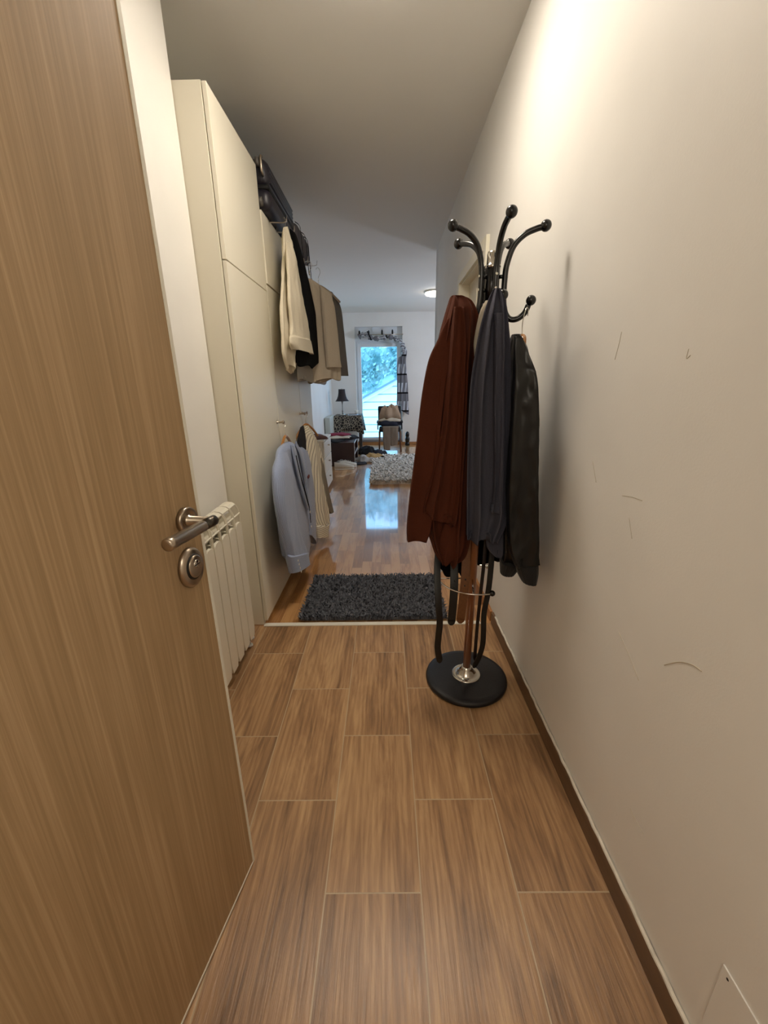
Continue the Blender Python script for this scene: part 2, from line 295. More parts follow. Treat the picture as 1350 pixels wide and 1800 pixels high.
# ---------------------------------------------------------------- materials of the room
def m_wall():
    t = NT('wall_paint'); t.set('Roughness', .55); t.set('Specular IOR Level', .3)
    g = t.n('TexCoord'); a = t.n('TexNoise', {'Vector': g.outputs['Object'], 'Scale': 2.2, 'Detail': 4.0})
    t.set('Base Color', t.ramp(a.outputs[0], [(.3, lin('#e6e4df')), (.7, lin('#edebe6'))]))
    b = t.n('TexNoise', {'Vector': g.outputs['Object'], 'Scale': 220.0, 'Detail': 3.0}); t.bump(b.outputs[0], .12, .002); return t.m
M_WALL = m_wall()
M_CEIL = mat('ceiling_paint', '#e6e4df', .8, nz=.05, nscale=150)
def wood_tile(name, org, tw, tl, cols, grout, gw, per_tile=.5, gs=1.0, rough=.4, bump=.25, half=True, coat=0, coat_ior=1.5, shift=.5, rnd=False, coat_rough=.08):
    t = NT(name); g = t.n('TexCoord'); geo = t.n('NewGeometry'); sp = t.n('SeparateXYZ', {0: geo.outputs['Position']})
    x = t.math('DIVIDE', t.math('SUBTRACT', sp.outputs[0], org[0]), tw); col = t.math('FLOOR', x); fx = t.math('FRACT', x)
    y = t.math('DIVIDE', t.math('SUBTRACT', sp.outputs[1], org[1]), tl)
    if rnd: wn0 = t.n('TexWhiteNoise', {1: col}, noise_dimensions='1D'); sh = t.math('MULTIPLY', wn0.outputs[0], 1.0)
    else: sh = t.math('MULTIPLY', t.math('MODULO', t.math('ADD', col, 100.0), 2.0), shift)
    y = t.math('ADD', y, sh); row = t.math('FLOOR', y); fy = t.math('FRACT', y)
    dx = t.math('MULTIPLY', t.math('MINIMUM', fx, t.math('SUBTRACT', 1.0, fx)), tw); dy = t.math('MULTIPLY', t.math('MINIMUM', fy, t.math('SUBTRACT', 1.0, fy)), tl)
    dg = t.math('MINIMUM', dx, dy); gm = t.math('LESS_THAN', dg, gw)
    cid = t.n('CombineXYZ', {0: col, 1: row}); wn = t.n('TexWhiteNoise', {0: cid.outputs[0]}, noise_dimensions='3D')
    offs = t.n('VectorMath', {0: wn.outputs['Color'], 'Scale': 23.0}, operation='SCALE')
    pos = t.n('VectorMath', {0: geo.outputs['Position'], 1: offs.outputs[0]}, operation='ADD')
    mp = t.n('Mapping', {0: pos.outputs[0], 'Scale': (6.5*gs, .9*gs, 1)})
    n1 = t.n('TexNoise', {'Vector': mp.outputs[0], 'Scale': 1.6, 'Detail': 6.0, 'Roughness': .62, 'Distortion': 1.5})
    mp2 = t.n('Mapping', {0: pos.outputs[0], 'Scale': (70*gs, 2.6*gs, 1)})
    n2 = t.n('TexNoise', {'Vector': mp2.outputs[0], 'Scale': 2.2, 'Detail': 6.0, 'Roughness': .65, 'Distortion': .4})
    mp3 = t.n('Mapping', {0: pos.outputs[0], 'Scale': (5.5*gs, .8*gs, 1)})
    wv = t.n('TexWave', {'Vector': mp3.outputs[0], 'Scale': 3.0, 'Distortion': 9.0, 'Detail': 3.0, 'Detail Scale': 1.2}, wave_type='BANDS', bands_direction='X')
    mixf = t.math('ADD', t.math('MULTIPLY', n1.outputs[0], .74), t.math('MULTIPLY', n2.outputs[0], .26))
    mixf = t.math('ADD', mixf, t.math('MULTIPLY', t.math('SUBTRACT', wv.outputs[1], .5), .07))
    mixf = t.math('ADD', mixf, t.math('MULTIPLY', t.math('SUBTRACT', wn.outputs[0], .5), per_tile))
    c = t.ramp(mixf, [(.32, lin(cols[0])), (.5, lin(cols[1])), (.64, lin(cols[2]))])
    fin = t.n('Mix', {0: gm, 6: c, 7: lin(grout)}, data_type='RGBA'); t.set('Base Color', fin.outputs[2])
    t.set('Roughness', rough)
    if coat: t.set('Coat Weight', coat); t.set('Coat IOR', coat_ior); t.set('Coat Roughness', coat_rough)
    hb = t.math('SUBTRACT', t.math('MULTIPLY', n2.outputs[0], .5), t.math('MULTIPLY', gm, .6)); t.bump(hb, bump, .002)
    return t.m
M_TILE = wood_tile('oak_look_tile', (-.175, .716), .25, .5, ('#6e5239', '#a17c58', '#be9a70'), '#b8a283', .0018, per_tile=.10, rough=.3, bump=1.0)
M_PARQ = wood_tile('oak_parquet', (.02, .3), .07, .42, ('#9a6a3c', '#b98550', '#cf9e68'), '#8a5f38', .0006, per_tile=.42, gs=1.5, rough=.3, bump=.03, rnd=True, coat=1, coat_ior=1.9, coat_rough=.05)
def laminate(name, cols, horiz=False):
    t = NT(name); g = t.n('TexCoord'); sc = (110, 110, 1.3)
    a = t.n('TexNoise', {'Vector': t.n('Mapping', {0: g.outputs['Object'], 'Scale': sc}).outputs[0], 'Scale': 1.5, 'Detail': 5.0, 'Roughness': .65, 'Distortion': .5})
    b = t.n('TexNoise', {'Vector': t.n('Mapping', {0: g.outputs['Object'], 'Scale': (14, 14, .4)}).outputs[0], 'Scale': 1.5, 'Detail': 4.0, 'Distortion': 1.2})
    f = t.math('ADD', t.math('MULTIPLY', a.outputs[0], .72), t.math('MULTIPLY', b.outputs[0], .28))
    t.set('Base Color', t.ramp(f, [(.33, lin(cols[0])), (.5, lin(cols[1])), (.66, lin(cols[2]))])); t.set('Roughness', .5); t.bump(a.outputs[0], .12, .001); return t.m
M_DOOR = laminate('oak_laminate', ('#9a805d', '#ab8f6b', '#bea27e'))
M_TRIMWOOD = laminate('oak_skirting', ('#8a5e34', '#a87646', '#bd8c58'))
M_SKIRT = mat('tile_skirting', '#6a5038', .45, nz=.1, nscale=30, var=.18, stretch=(1, .15, 1))
M_WHITE = mat('white_lacquer', '#e9e6da', .35, nz=.02, nscale=80)
M_CREAM = mat('cream_melamine', '#e6e1d0', .42, nz=.03, nscale=120)
M_PVC = mat('white_pvc', '#dfe3e6', .3)
M_CAULK = mat('white_caulk', '#d8d2c4', .7, nz=.5, nscale=40, var=.12)
M_CHROME = mat('chrome', '#d8d4cc', .12, 1)
M_NICKEL = mat('satin_nickel', '#b5a898', .28, 1, nz=.02, nscale=200)
M_BLACK = mat('black_lacquer', '#0d0d0e', .22)
M_BLKMATT = mat('black_vinyl', '#15151a', .42, nz=.25, nscale=160)
M_DARKGAP = mat('dark_rubber', '#1a1713', .7)

# ---------------------------------------------------------------- the room shell
XR, XL, XN, H = .575, -.80, -1.15, 2.656
YE, YT, YC, YF, XF = -.16, 1.965, 5.1, 9.01, 2.6
struct('floor', box(B(), -1.3, .75, -2.4, YT, -.1, 0), M_TILE)
struct('floor.001', box(B(), -1.3, XF+.15, YT, YF+.16, -.1, 0), M_PARQ)
struct('ceiling', box(B(), -1.3, XF+.15, -2.4, YF+.16, H, H+.1), M_CEIL)
struct('wall_left', box(B(), -1.3, XL, -2.4, YT-.005, 0, H), M_WALL)
struct('wall_left.001', box(B(), -1.3, XN, YT-.005, YF+.16, 0, H), M_WALL)
DY0, DY1, DZ = 2.60, 3.42, 1.985
b = B(); box(b, XR, XR+.16, -2.4, DY0, 0, H); box(b, XR, XR+.16, DY0, DY1, DZ, H); box(b, XR, XR+.16, DY1, YC, 0, H)
struct('wall_right', b, M_WALL)
b = B(); box(b, XF+.05, XF+.15, YC, 6.9, 0, H); box(b, XF+.05, XF+.15, 7.5, YF+.16, 0, H); box(b, XF+.05, XF+.15, 6.9, 7.5, 0, 1.2); box(b, XF+.05, XF+.15, 6.9, 7.5, 2.0, H)  # opening cut for the added fill window
struct('wall_right.001', b, M_WALL)
struct('wall_front', box(B(), XR, XF+.05, YC-.16, YC, 0, H), M_WALL)
WX0, WX1, WZ0, WZ1 = -.62, .352, .075, 2.395
b = B(); box(b, XN-.15, WX0, YF, YF+.32, 0, H); box(b, WX1, XF+.15, YF, YF+.32, 0, H); box(b, WX0, WX1, YF, YF+.32, WZ1, H)
struct('wall_back', b, M_WALL)
b = B(); box(b, XL, -.60, YE-.1, YE, 0, H); box(b, .46, XR, YE-.1, YE, 0, H); box(b, -.60, .46, YE-.1, YE, 2.1, H)
struct('wall_front.001', b, M_WALL)
struct('wall_rear', box(B(), XL, XR, -2.4, -2.3, 0, H), M_WALL)
struct('baseboard_right', box(B(), XR-.012, XR, YE, YT, .001, .068), M_SKIRT)
b = B(); pts = []
rg = random.Random(4)
pth = [(XR-.006+rg.uniform(-.0015, .0015), YE+i*.03, .0705+rg.uniform(-.001, .0015)) for i in range(int((YT-YE)/.03))]
struct('trim_1', tube(b, pth, .005, 8), M_CAULK)
struct('baseboard_right.001', box(B(), XR-.014, XR, YT+.02, DY0-.07, .001, .06), M_TRIMWOOD)
struct('baseboard_right.002', box(B(), XR-.014, XR, DY1+.07, YC, .001, .06), M_TRIMWOOD)
struct('baseboard_left', box(B(), XL, XL+.012, YE, YT-.006, .001, .068), M_SKIRT)
struct('baseboard_back', box(B(), XN+.002, XF, YF-.012, YF, .001, .06), M_TRIMWOOD)
struct('baseboard_left.001', box(B(), XN, XN+.014, 3.8, YF-.02, .001, .06), M_TRIMWOOD)
b = B(); tube(b, [(-.69, YT+.002, .003), (.505, YT+.002, .003)], 0, 12, flat=(.03, .007), flatdir=(0, 1, 0))
struct('trim_2', b, M_WHITE)
# ---- hall ceiling lamp (just above the picture)
t = thing('ceiling_light', 'flat round white lamp on the hall ceiling near the entrance', 'lamp', (-.03, 1.70, H-.12))
lathe_b = lathe(B(), [(.17, 0), (.17, -.026), (.166, -.028)], (-.03, 1.70, H-.001)); obj('base', lathe_b, M_WHITE, t)
prof = [(.165*math.sin(a), -.028+.030*math.cos(a)) for a in [PI/2+i*(PI/2)/12 for i in range(13)]]; prof[-1] = (.003, -.058)
obj('diffuser', lathe(B(), prof, (-.03, 1.70, H-.001)), emis('hall_lamp_glass', (1, .89, .75, 1), LAMP_HALL), t)
# ---- right-hand door: casing, deep frame, leaf
t = thing('door_2', 'cream door in a projecting frame in the right wall', 'door', (XR, (DY0+DY1)/2, 0), kind='structure')
b = B()
for y0, y1 in ((DY0-.05, DY0+.012), (DY1-.012, DY1+.05)): box(b, XR-.02, XR+.002, y0, y1, .001, DZ+.05)
box(b, XR-.02, XR+.002, DY0+.012, DY1-.012, DZ-.012, DZ+.05); obj('door_casing', b, M_CREAM, t, False, bevel=.003)
b = B(); box(b, XR, XR+.10, DY0, DY0+.02, .001, DZ); box(b, XR, XR+.10, DY1-.02, DY1, .001, DZ); box(b, XR, XR+.10, DY0+.02, DY1-.02, DZ-.02, DZ); obj('door_frame', b, M_CREAM, t, False)
b = B(); box(b, XR+.06, XR+.10, DY0+.02, DY1-.02, .008, DZ-.02)
for yy in (DY0+.3, DY0+.5): box(b, XR+.052, XR+.062, yy, yy+.006, .1, DZ-.1)
obj('door_leaf', b, M_CREAM, t, False)
# ---- entrance door, standing open on the left
E0 = Vector((-.3841, .7906, 0)); dv = Vector((-.0554, -.3017, 0)).normalized(); nv = Vector((-dv.y, dv.x, 0))
if nv.x < 0: nv = -nv
MD = Matrix(((dv.x, nv.x, 0, E0.x), (dv.y, nv.y, 0, E0.y), (0, 0, 1, 0), (0, 0, 0, 1)))   # x: along the leaf to the hinge, y: out of its face
def dp(x, y, z): return MD @ Vector((x, y, z))
t = thing('door_1', 'oak-veneered entrance door standing open on the left with steel lever handle', 'door', dp(.45, -.02, 0), kind='structure')
DT = 2.06
ROOT[t.name] = dp(.45, -.02, 0)
obj('door_leaf', box(B(), .006, .90, -.05, 0, .012, DT, MD), M_DOOR, t, False)
b = B(); box(b, -.002, .006, -.05, .0012, .010, DT, MD); box(b, -.002, .90, -.05, .0012, .006, .0125, MD); obj('edge_strip', b, M_WHITE, t, False)
hz = 1.021
hd = obj('door_handle', lathe(B(), [(.026, 0), (.0265, .008), (.025, .0105), (.0175, .0105), (.017, .007), (.012, .007)], dp(.046, 0, hz), nv), M_NICKEL, t, bevel=0)
obj('lever_neck', lathe(B(), [(.0115, .004), (.0115, .012), (.0095, .013), (.0095, .062)], dp(.046, 0, hz), nv, 24), M_NICKEL, hd)
b = B(); lathe(b, [(.0085, 0), (.0102, .002), (.0102, .036)], dp(.034, .056, hz), dv, 24); obj('lever_collar', b, mat('dark_nickel', '#54504a', .3, 1), hd)
b = B(); lathe(b, [(.0102, .036), (.0108, .037), (.0108, .120), (.0112, .1205), (.0112, .134), (.0095, .136), (.002, .136)], dp(.034, .056, hz), dv, 24); obj('lever_bar', b, M_NICKEL, hd)
# oval lock escutcheon
lk = dp(.055, 0, .926)
def oval(rx, rz, h0, h1, cz=0, n=40, r2=None):
    bm = B(); rings = []
    prof = [(1, h0), (1, h0+(h1-h0)*.5), (.93, h0+(h1-h0)*.85), (.86, h1)]
    for s, h in prof: rings.append([bm.verts.new(lk+dv*(math.cos(2*PI*k/n)*rx*s)+nv*h+Vector((0, 0, cz+math.sin(2*PI*k/n)*rz*s))) for k in range(n)])
    for a, c in zip(rings, rings[1:]):
        for k in range(n): bm.faces.new((a[k], a[(k+1) % n], c[(k+1) % n], c[k]))
    bm.faces.new(rings[-1]); bm.faces.new(rings[0][::-1]); bmesh.ops.recalc_face_normals(bm, faces=bm.faces); return bm
es = obj('lock_escutcheon', oval(.034, .041, 0, .011), M_NICKEL, t)
obj('lock_ring', oval(.0235, .0265, .010, .014, .002), M_DARKGAP, es)
obj('lock_core', oval(.0205, .023, .013, .017, .003), M_NICKEL, es)
obj('key_plug', oval(.0085, .009, .016, .0185, .008), M_CHROME, es)
obj('key_slot', box(B(), .047, .063, .0184, .0192, .9325, .9345, MD), M_DARKGAP, es, False)
# ---- cover plate low on the right wall
t = obj('cover_plate', box(B(), XR-.003, XR, .27, .442, .13, .298), M_WALL, smooth=False, bevel=.0012)
tag(t, 'square wall-coloured cover plate low on the right wall near the entrance', 'cover plate')
obj('screw', lathe(B(), [(.0025, 0), (.002, .0008), (.0008, .0008)], (XR-.003, .428, .285), (-1, 0, 0), 14), M_DARKGAP, t)
# scuff marks on the right wall: thin pencil-like scrapes
M_SCUFF = mat('scuff_mark', '#bdb4a2', .8)
def scuff(pts, r):
    b = B(); tube(b, smooth_path([(XR-.0001, y, z) for y, z in pts], 5), r, 5); return b
b = B()
for pts, r in SCUFFS: tube(b, smooth_path([(XR-.0002, y, z) for y, z in pts], 5), r, 5)
tag(obj('wall_scuff', b, M_SCUFF), 'thin curved scrapes and scratches on the right wall paint', 'scuff', kind='stuff')
# ---- balcony door
t = thing('window_1', 'white balcony door with one tall pane overlooking trees and a gabled house', 'balcony door', (-.134, YF+.2, 0), kind='structure')
yg = YF+.14
b = B(); fx0, fx1, fz0, fz1 = WX0, WX1, .075, 2.125
def rectframe(b, x0, x1, z0, z1, w, y0, y1, wb=None):
    wb = wb or w
    box(b, x0, x0+w, y0, y1, z0, z1); box(b, x1-w, x1, y0, y1, z0, z1); box(b, x0+w, x1-w, y0, y1, z1-w, z1); box(b, x0+w, x1-w, y0, y1, z0, z0+wb)
rectframe(b, fx0, fx1, fz0, fz1, .045, yg, yg+.07); obj('outer_frame', b, M_PVC, t, False, bevel=.004)
b = B(); rectframe(b, fx0+.035, fx1-.035, fz0+.02, fz1-.03, .075, yg-.02, yg+.05, .06); obj('sash', b, M_PVC, t, False, bevel=.006)
def glass():
    tt = NT('window_glass'); g = tt.n('BsdfTransparent', {0: (.93, .98, .99, 1)}); gl = tt.n('BsdfGlossy', {'Roughness': .0})
    mx = tt.n('MixShader', {0: .004, 1: g.outputs[0], 2: gl.outputs[0]}); tt.t.links.new(mx.outputs[0], tt.t.nodes['Material Output'].inputs[0]); return tt.m
obj('pane', box(B(), fx0+.1, fx1-.1, yg+.012, yg+.018, fz0+.07, fz1-.1), glass(), t, False)
obj('shutter_box', box(B(), WX0, WX1, yg-.06, yg+.1, fz1, WZ1), M_PVC, t, False, bevel=.003)
b = B(); lathe(b, [(.012, 0), (.012, .02)], (fx0+.07, yg-.02, 1.05), (0, -1, 0), 16); box(b, fx0+.062, fx0+.078, yg-.055, yg-.04, .94, 1.06); obj('door_handle', b, M_PVC, t, False)
obj('threshold', box(B(), WX0, WX1, YF, YF+.32, .0, .075), mat('brown_sill', '#5a4030', .4), t, False)
# unseen window added on the right to let fill light into the far room
t = thing('fill_window', 'added unseen window letting fill light in through the right wall of the far room', 'window', (XF+.05, 7.2, 1.2), kind='structure')
b = B()
for y0, y1, z0, z1 in ((6.9, 6.95, 1.2, 2.0), (7.45, 7.5, 1.2, 2.0), (6.95, 7.45, 1.2, 1.25), (6.95, 7.45, 1.95, 2.0)): box(b, XF+.08, XF+.13, y0, y1, z0, z1)
obj('window_frame', b, M_PVC, t, False)
obj('pane', box(B(), XF+.10, XF+.106, 6.95, 7.45, 1.25, 1.95), glass(), t, False)
# ---- room ceiling lamp
t = thing('ceiling_light', 'flat round glowing lamp on the far room ceiling, half hidden by the right wall', 'lamp', (.80, 7.15, H-.07))
obj('base', lathe(B(), [(.17, 0), (.17, -.02), (.15, -.022)], (.80, 7.15, H-.001)), M_WHITE, t)
obj('diffuser', lathe(B(), [(.155, -.021), (.16, -.035), (.15, -.052), (.11, -.062), (.01, -.066)], (.80, 7.15, H-.001)), emis('room_lamp_glass', (1, .93, .82, 1), LAMP_ROOM), t)

# ---------------------------------------------------------------- outside the balcony
t = thing('house', 'pale boarded house with a sloping gable roof seen through the balcony door', 'house', (2.6, 15.5, -4.0))
M_BOARD = mat('pale_cladding', '#e4ebe6', .7, var=.04, nscale=3)
MH = Matrix(((1, 0, 0, 0), (0, 0, 1, 14.0), (0, 1, 0, 0), (0, 0, 0, 1)))      # local x, z in the facade, local depth along y
sl, rx = .513, 3.2
def roof(x): return 1.26+sl*x if x <= rx else 1.26+sl*(2*rx-x)
xl, xr = -6.0, 2*rx+6.0
obj('facade', prism(B(), [(xl, -4), (xr, -4), (xr, roof(xr)-.12), (rx, roof(rx)-.12), (xl, roof(xl)-.12)], .10, 3.2, MH), M_BOARD, t, False)
b = B(); z = -3.9
z = -.49-.245*13
while z < roof(rx)-.3:
    x0 = max(xl, (z+.215-1.26+.12)/sl); x1 = 2*rx-x0
    if x1-x0 > .2:
        xa = max(xl, (z-1.26+.12)/sl)
        prism(b, [(xa, z), (2*rx-xa, z), (x1, z+.212), (x0, z+.212)], 0, .10, MH)
    z += .245
obj('cladding', b, M_BOARD, t, False)
b = B(); prism(b, [(xl-.3, roof(xl-.3)-.16), (rx, roof(rx)-.16), (xr+.3, roof(xr+.3)-.16), (xr+.3, roof(xr+.3)-.04), (rx, roof(rx)-.04), (xl-.3, roof(xl-.3)-.04)], -.12, .06, MH); obj('rake_board', b, M_PVC, t, False)
b = B(); prism(b, [(xl-.3, roof(xl-.3)-.04), (rx, roof(rx)-.04), (xr+.3, roof(xr+.3)-.04), (xr+.3, roof(xr+.3)+.03), (rx, roof(rx)+.03), (xl-.3, roof(xl-.3)+.03)], -.2, 3.4, MH); obj('roof', b, mat('roof_tiles', '#6d7f8c', .8), t, False)
def leafy(bm, blobs, n, size, seed):
    rg = random.Random(seed)
    for _ in range(n):
        cx, cy, cz, rx_, ry_, rz_ = rg.choice(blobs)
        while True:
            p = Vector((rg.uniform(-1, 1), rg.uniform(-1, 1), rg.uniform(-1, 1)))
            if .7 < p.length < 1.08: break
        c = Vector((cx+p.x*rx_, cy+p.y*ry_, cz+p.z*rz_)); s = size*rg.uniform(.6, 1.3)
        u = Vector((rg.gauss(0, 1), rg.gauss(0, 1), rg.gauss(0, 1))).normalized(); v = u.orthogonal().normalized(); w = u.cross(v)
        a = [c-v*s*.5, c+w*s*.3, c+v*s*.5, c-w*s*.3]
        bm.faces.new([bm.verts.new(x) for x in a])
    return bm
def m_leaf(name, cols):
    tt = NT(name); g = tt.n('TexCoord'); nn = tt.n('TexNoise', {'Vector': g.outputs['Object'], 'Scale': 1.3, 'Detail': 3.0})
    tt.set('Base Color', tt.ramp(nn.outputs[0], [(.35, lin(cols[0])), (.65, lin(cols[1]))])); tt.set('Roughness', .6)
    tt.set('Transmission Weight', 0.0); return tt.m
for nm, lab, c, blobs, n, col in (
    ('leafy_tree', 'big leafy tree crown filling the upper part of the balcony pane', (-.3, 23, -4), [(-3, 23, 2.4, 2.4, 1.6, 2.0), (-.6, 22.6, 3.2, 2.1, 1.5, 1.8), (1.4, 23, 2.6, 2.2, 1.6, 1.9), (-.3, 23, 1.0, 2.6, 1.6, 1.7), (3.5, 23.4, 3.2, 2.6, 1.6, 2.2), (-1.8, 23.2, .2, 2.2, 1.4, 1.6), (.2, 23.5, 4.8, 2.8, 1.6, 1.7)], 23000, ('#6f9a9c', '#c8e2e0')),
    ('bush', 'lighter green bush at the eaves line below the leafy tree', (-1.4, 18.9, -4), [(-1.6, 18.9, -.2, 1.3, .9, 1.05), (-.4, 19.1, .0, 1.2, .8, .95), (-2.6, 19.0, -1.0, 1.3, .9, 1.6), (-1.2, 18.9, -2.0, 1.8, .9, 2.0)], 5000, ('#a8c8a8', '#d6e8cc'))):
    t = thing(nm, lab, 'tree' if nm != 'bush' else 'bush', c)
    core = B()
    for (bx, by, bz, ba, bb_, bc) in blobs: ball(core, (bx, by, bz), 1, ba*.8, bb_*.8, bc*.8, 16)
    for v in core.verts: v.co += Vector((noise.noise(v.co*1.7), noise.noise(v.co*1.7+Vector((9, 0, 0))), noise.noise(v.co*1.7+Vector((0, 9, 0)))))*.35
    obj('foliage', leafy(core, blobs, n, .21 if nm != 'bush' else .2, 5), m_leaf(nm+'_leaves', col), t, False)
    obj('trunk', tube(B(), [(c[0], c[1], -4), (c[0]+.1, c[1], -1.5), (c[0]-.1, c[1], .8)], [.25, .2, .1], 10), mat('bark', '#5a4c40', .9, nz=.5, nscale=12), t)
tag(obj('lawn', box(B(), -30, 30, 9.6, 60, -4.2, -4), mat('lawn_grass', '#5e8256', .9, var=.2, nscale=2), smooth=False), kind='structure')

# ---------------------------------------------------------------- hall radiator
M_RAD = mat('radiator_enamel', '#e8e3d3', .3)
RXF, RYE, PIT = -.682, 1.80, .08
rad = thing('radiator', 'white ribbed aluminium radiator on the left wall behind the open entrance door', 'radiator', (-.74, RYE-.28, 0))
for i in range(7):
    yc = RYE-PIT/2-i*PIT; hw = PIT/2-.0034; b = B()
    MF = Matrix(((0, 0, 1, RXF-.012), (1, 0, 0, yc), (0, 1, 0, 0), (0, 0, 0, 1)))
    poly = [(-hw, .10), (-hw+.010, .062), (hw-.010, .062), (hw, .10), (hw, .648), (hw-.006, .663), (hw-.022, .672), (-hw+.022, .672), (-hw+.006, .663), (-hw, .648)]
    prism(b, poly, 0, .012, MF)
    box(b, RXF-.075, RXF-.01, yc-.006, yc+.006, .07, .66)
    box(b, RXF-.092, RXF-.078, yc-hw, yc+hw, .07, .72)
    lathe(b, [(.021, -PIT/2), (.021, PIT/2)], (RXF-.05, yc, .69), (0, 1, 0), 14); lathe(b, [(.021, -PIT/2), (.021, PIT/2)], (RXF-.05, yc, .12), (0, 1, 0), 14)
    # curved ribs at both sides of the grille and the rounded cap
    for s in (-1, 1):
        yy = yc+s*(hw-.0015)
        arc = [(RXF-.001, .655), (RXF-.002, .70), (RXF-.006, .73), (RXF-.016, .75), (RXF-.032, .761), (RXF-.05, .763)]
        inn = [(RXF-.05, .755), (RXF-.034, .752), (RXF-.022, .743), (RXF-.014, .726), (RXF-.011, .70), (RXF-.011, .655)]
        MR = Matrix(((1, 0, 0, 0), (0, 0, 1, yy-.0015), (0, 1, 0, 0), (0, 0, 0, 1))); prism(b, arc+inn, 0, .003, MR)
    MR = Matrix(((1, 0, 0, 0), (0, 0, 1, yc-hw), (0, 1, 0, 0), (0, 0, 0, 1)))
    cap = [(RXF-.018, .751), (RXF-.03, .760), (RXF-.05, .7635), (RXF-.07, .760), (RXF-.072, .754), (RXF-.05, .757), (RXF-.032, .753), (RXF-.02, .745)]
    prism(b, cap, 0, 2*hw, MR); prism(b, [(RXF-.001, .706), (RXF-.001, .711), (RXF-.008, .711), (RXF-.008, .706)], 0, 2*hw, MR)
    prism(b, [(RXF-.088, .735), (RXF-.088, .74), (RXF-.08, .742), (RXF-.08, .737)], 0, 2*hw, MR)
    obj('section', b, M_RAD, rad, False, bevel=.0015, seg=1)
b = B(); lathe(b, [(.010, 0), (.012, .004), (.016, .01), (.017, .035), (.013, .045), (.003, .047)], (RXF-.045, RYE+.045, .17), (0, .3, 1), 20); obj('valve_knob', b, M_PVC, rad)
b = B(); tube(b, [(RXF-.045, RYE-.01, .12), (RXF-.045, RYE+.045, .12), (RXF-.045, RYE+.05, .17)], .009, 12); tube(b, [(RXF-.045, RYE+.045, .12), (RXF-.045, RYE+.045, .004)], .008, 12); lathe(b, [(.018, .001), (.018, .008), (.01, .012)], (RXF-.045, RYE+.045, .001), (0, 0, 1), 18); obj('pipe', b, M_PVC, rad)
b = B(); tube(b, [(RXF-.03, RYE-.02, .11), (RXF-.03, RYE-.02, .004)], .007, 12); lathe(b, [(.016, .001), (.016, .008), (.009, .012)], (RXF-.03, RYE-.02, .001), (0, 0, 1), 18); obj('pipe', b, M_PVC, rad)
for yy in (RYE-.14, RYE-.46): obj('bracket', box(B(), XL, RXF-.07, yy, yy+.02, .68, .70), M_PVC, rad, False)

# ---------------------------------------------------------------- dark rug on the parquet
M_RUG = mat('charcoal_chenille', '#5f6168', .95, var=.4, nscale=35, spec=.1)
b = B(); box(b, -.475, .305, 2.005, 2.49, .001, .018); blades(b, -.50, .325, 1.99, 2.515, .012, 15000, .026, .0075, .7, 3)
tag(obj('shaggy_rug', b, M_RUG, smooth=False), 'charcoal grey shaggy doormat rug lying just past the white threshold strip', 'rug')

# ---------------------------------------------------------------- coat rack
CB, CT = Vector((.342, 1.52, 0)), Vector((.356, 1.515, 1.6))
def cp(z): return CB+(CT-CB)*(z/1.6)
rack = thing('coat_rack', 'black bentwood-style coat rack with ball-tipped hooks and round base by the right wall', 'coat rack', (CB.x, CB.y, 0))
b = lathe(B(), [(.165, .001), (.176, .004), (.178, .012), (.176, .020), (.170, .0245), (.150, .0265), (.02, .0285)], (CB.x, CB.y, 0), (0, 0, 1), 64); obj('base', b, M_BLKMATT, rack)
b = lathe(B(), [(.062, .027), (.064, .031), (.058, .035), (.050, .032), (.045, .033), (.036, .040), (.030, .052), (.0235, .060), (.0225, .072), (.018, .0725)], (CB.x, CB.y, 0), (0, 0, 1), 48); obj('base_flange', b, M_CHROME, rack)
M_POLE = mat('cherry_stained_pole', '#99603a', .35, var=.15, nscale=8, stretch=(1, 1, .12), coat=.3)
tube_b = tube(B(), [cp(.06), cp(1.54)], .0165, 24); obj('pole', tube_b, M_POLE, rack)
ax = (CT-CB).normalized()
obj('hub', lathe(B(), [(.02, 1.52), (.0245, 1.523), (.0245, 1.622), (.021, 1.625)], CB, ax, 32), M_BLACK, rack)
b = lathe(B(), [(.019, 1.507), (.0265, 1.509), (.0265, 1.517), (.019, 1.52)], CB, ax, 32); obj('collar', b, M_CHROME, rack); b = lathe(B(), [(.021, 1.622), (.0265, 1.624), (.0265, 1.631), (.0205, 1.634), (.0205, 1.664), (.0185, 1.672), (.004, 1.676)], CB, ax, 32); obj('finial', b, M_CHROME, rack)
for k in range(5):
    a = math.radians(57+72*k); rd = Vector((math.cos(a), math.sin(a), 0)); tn = Vector((-rd.y, rd.x, 0))
    def ap(r, z): p = cp(z); return p+rd*r
    path = [ap(.122, 1.508), ap(.111, 1.484), ap(.088, 1.468), ap(.064, 1.471), ap(.048, 1.495), ap(.042, 1.53), ap(.041, 1.60), ap(.046, 1.640), ap(.062, 1.684), ap(.092, 1.712), ap(.125, 1.724), ap(.142, 1.727)]
    arm = obj('hook_arm', tube(B(), smooth_path(path, 6), .0092, 14), M_BLACK, rack)
    obj('ball_tip', ball(B(), ap(.153, 1.730), .0168), M_BLACK, arm)
    obj('ball_tip', ball(B(), ap(.129, 1.522), .0160), M_BLACK, arm)
    for zz in (1.558, 1.598):
        obj('spacer', tube(B(), [ap(.02, zz), ap(.036, zz)], .006, 10), M_BLACK, arm)
        obj('screw', lathe(B(), [(.0045, .0485), (.004, .0512), (.0015, .0505)], cp(zz), rd, 14), M_CHROME, arm)
b = B(); rc = cp(.5); an = [math.radians(x) for x in range(-69, -313, -4)]
tube(b, [rc+Vector((math.cos(x)*.138, math.sin(x)*.138, 0)) for x in an], .0034, 10)
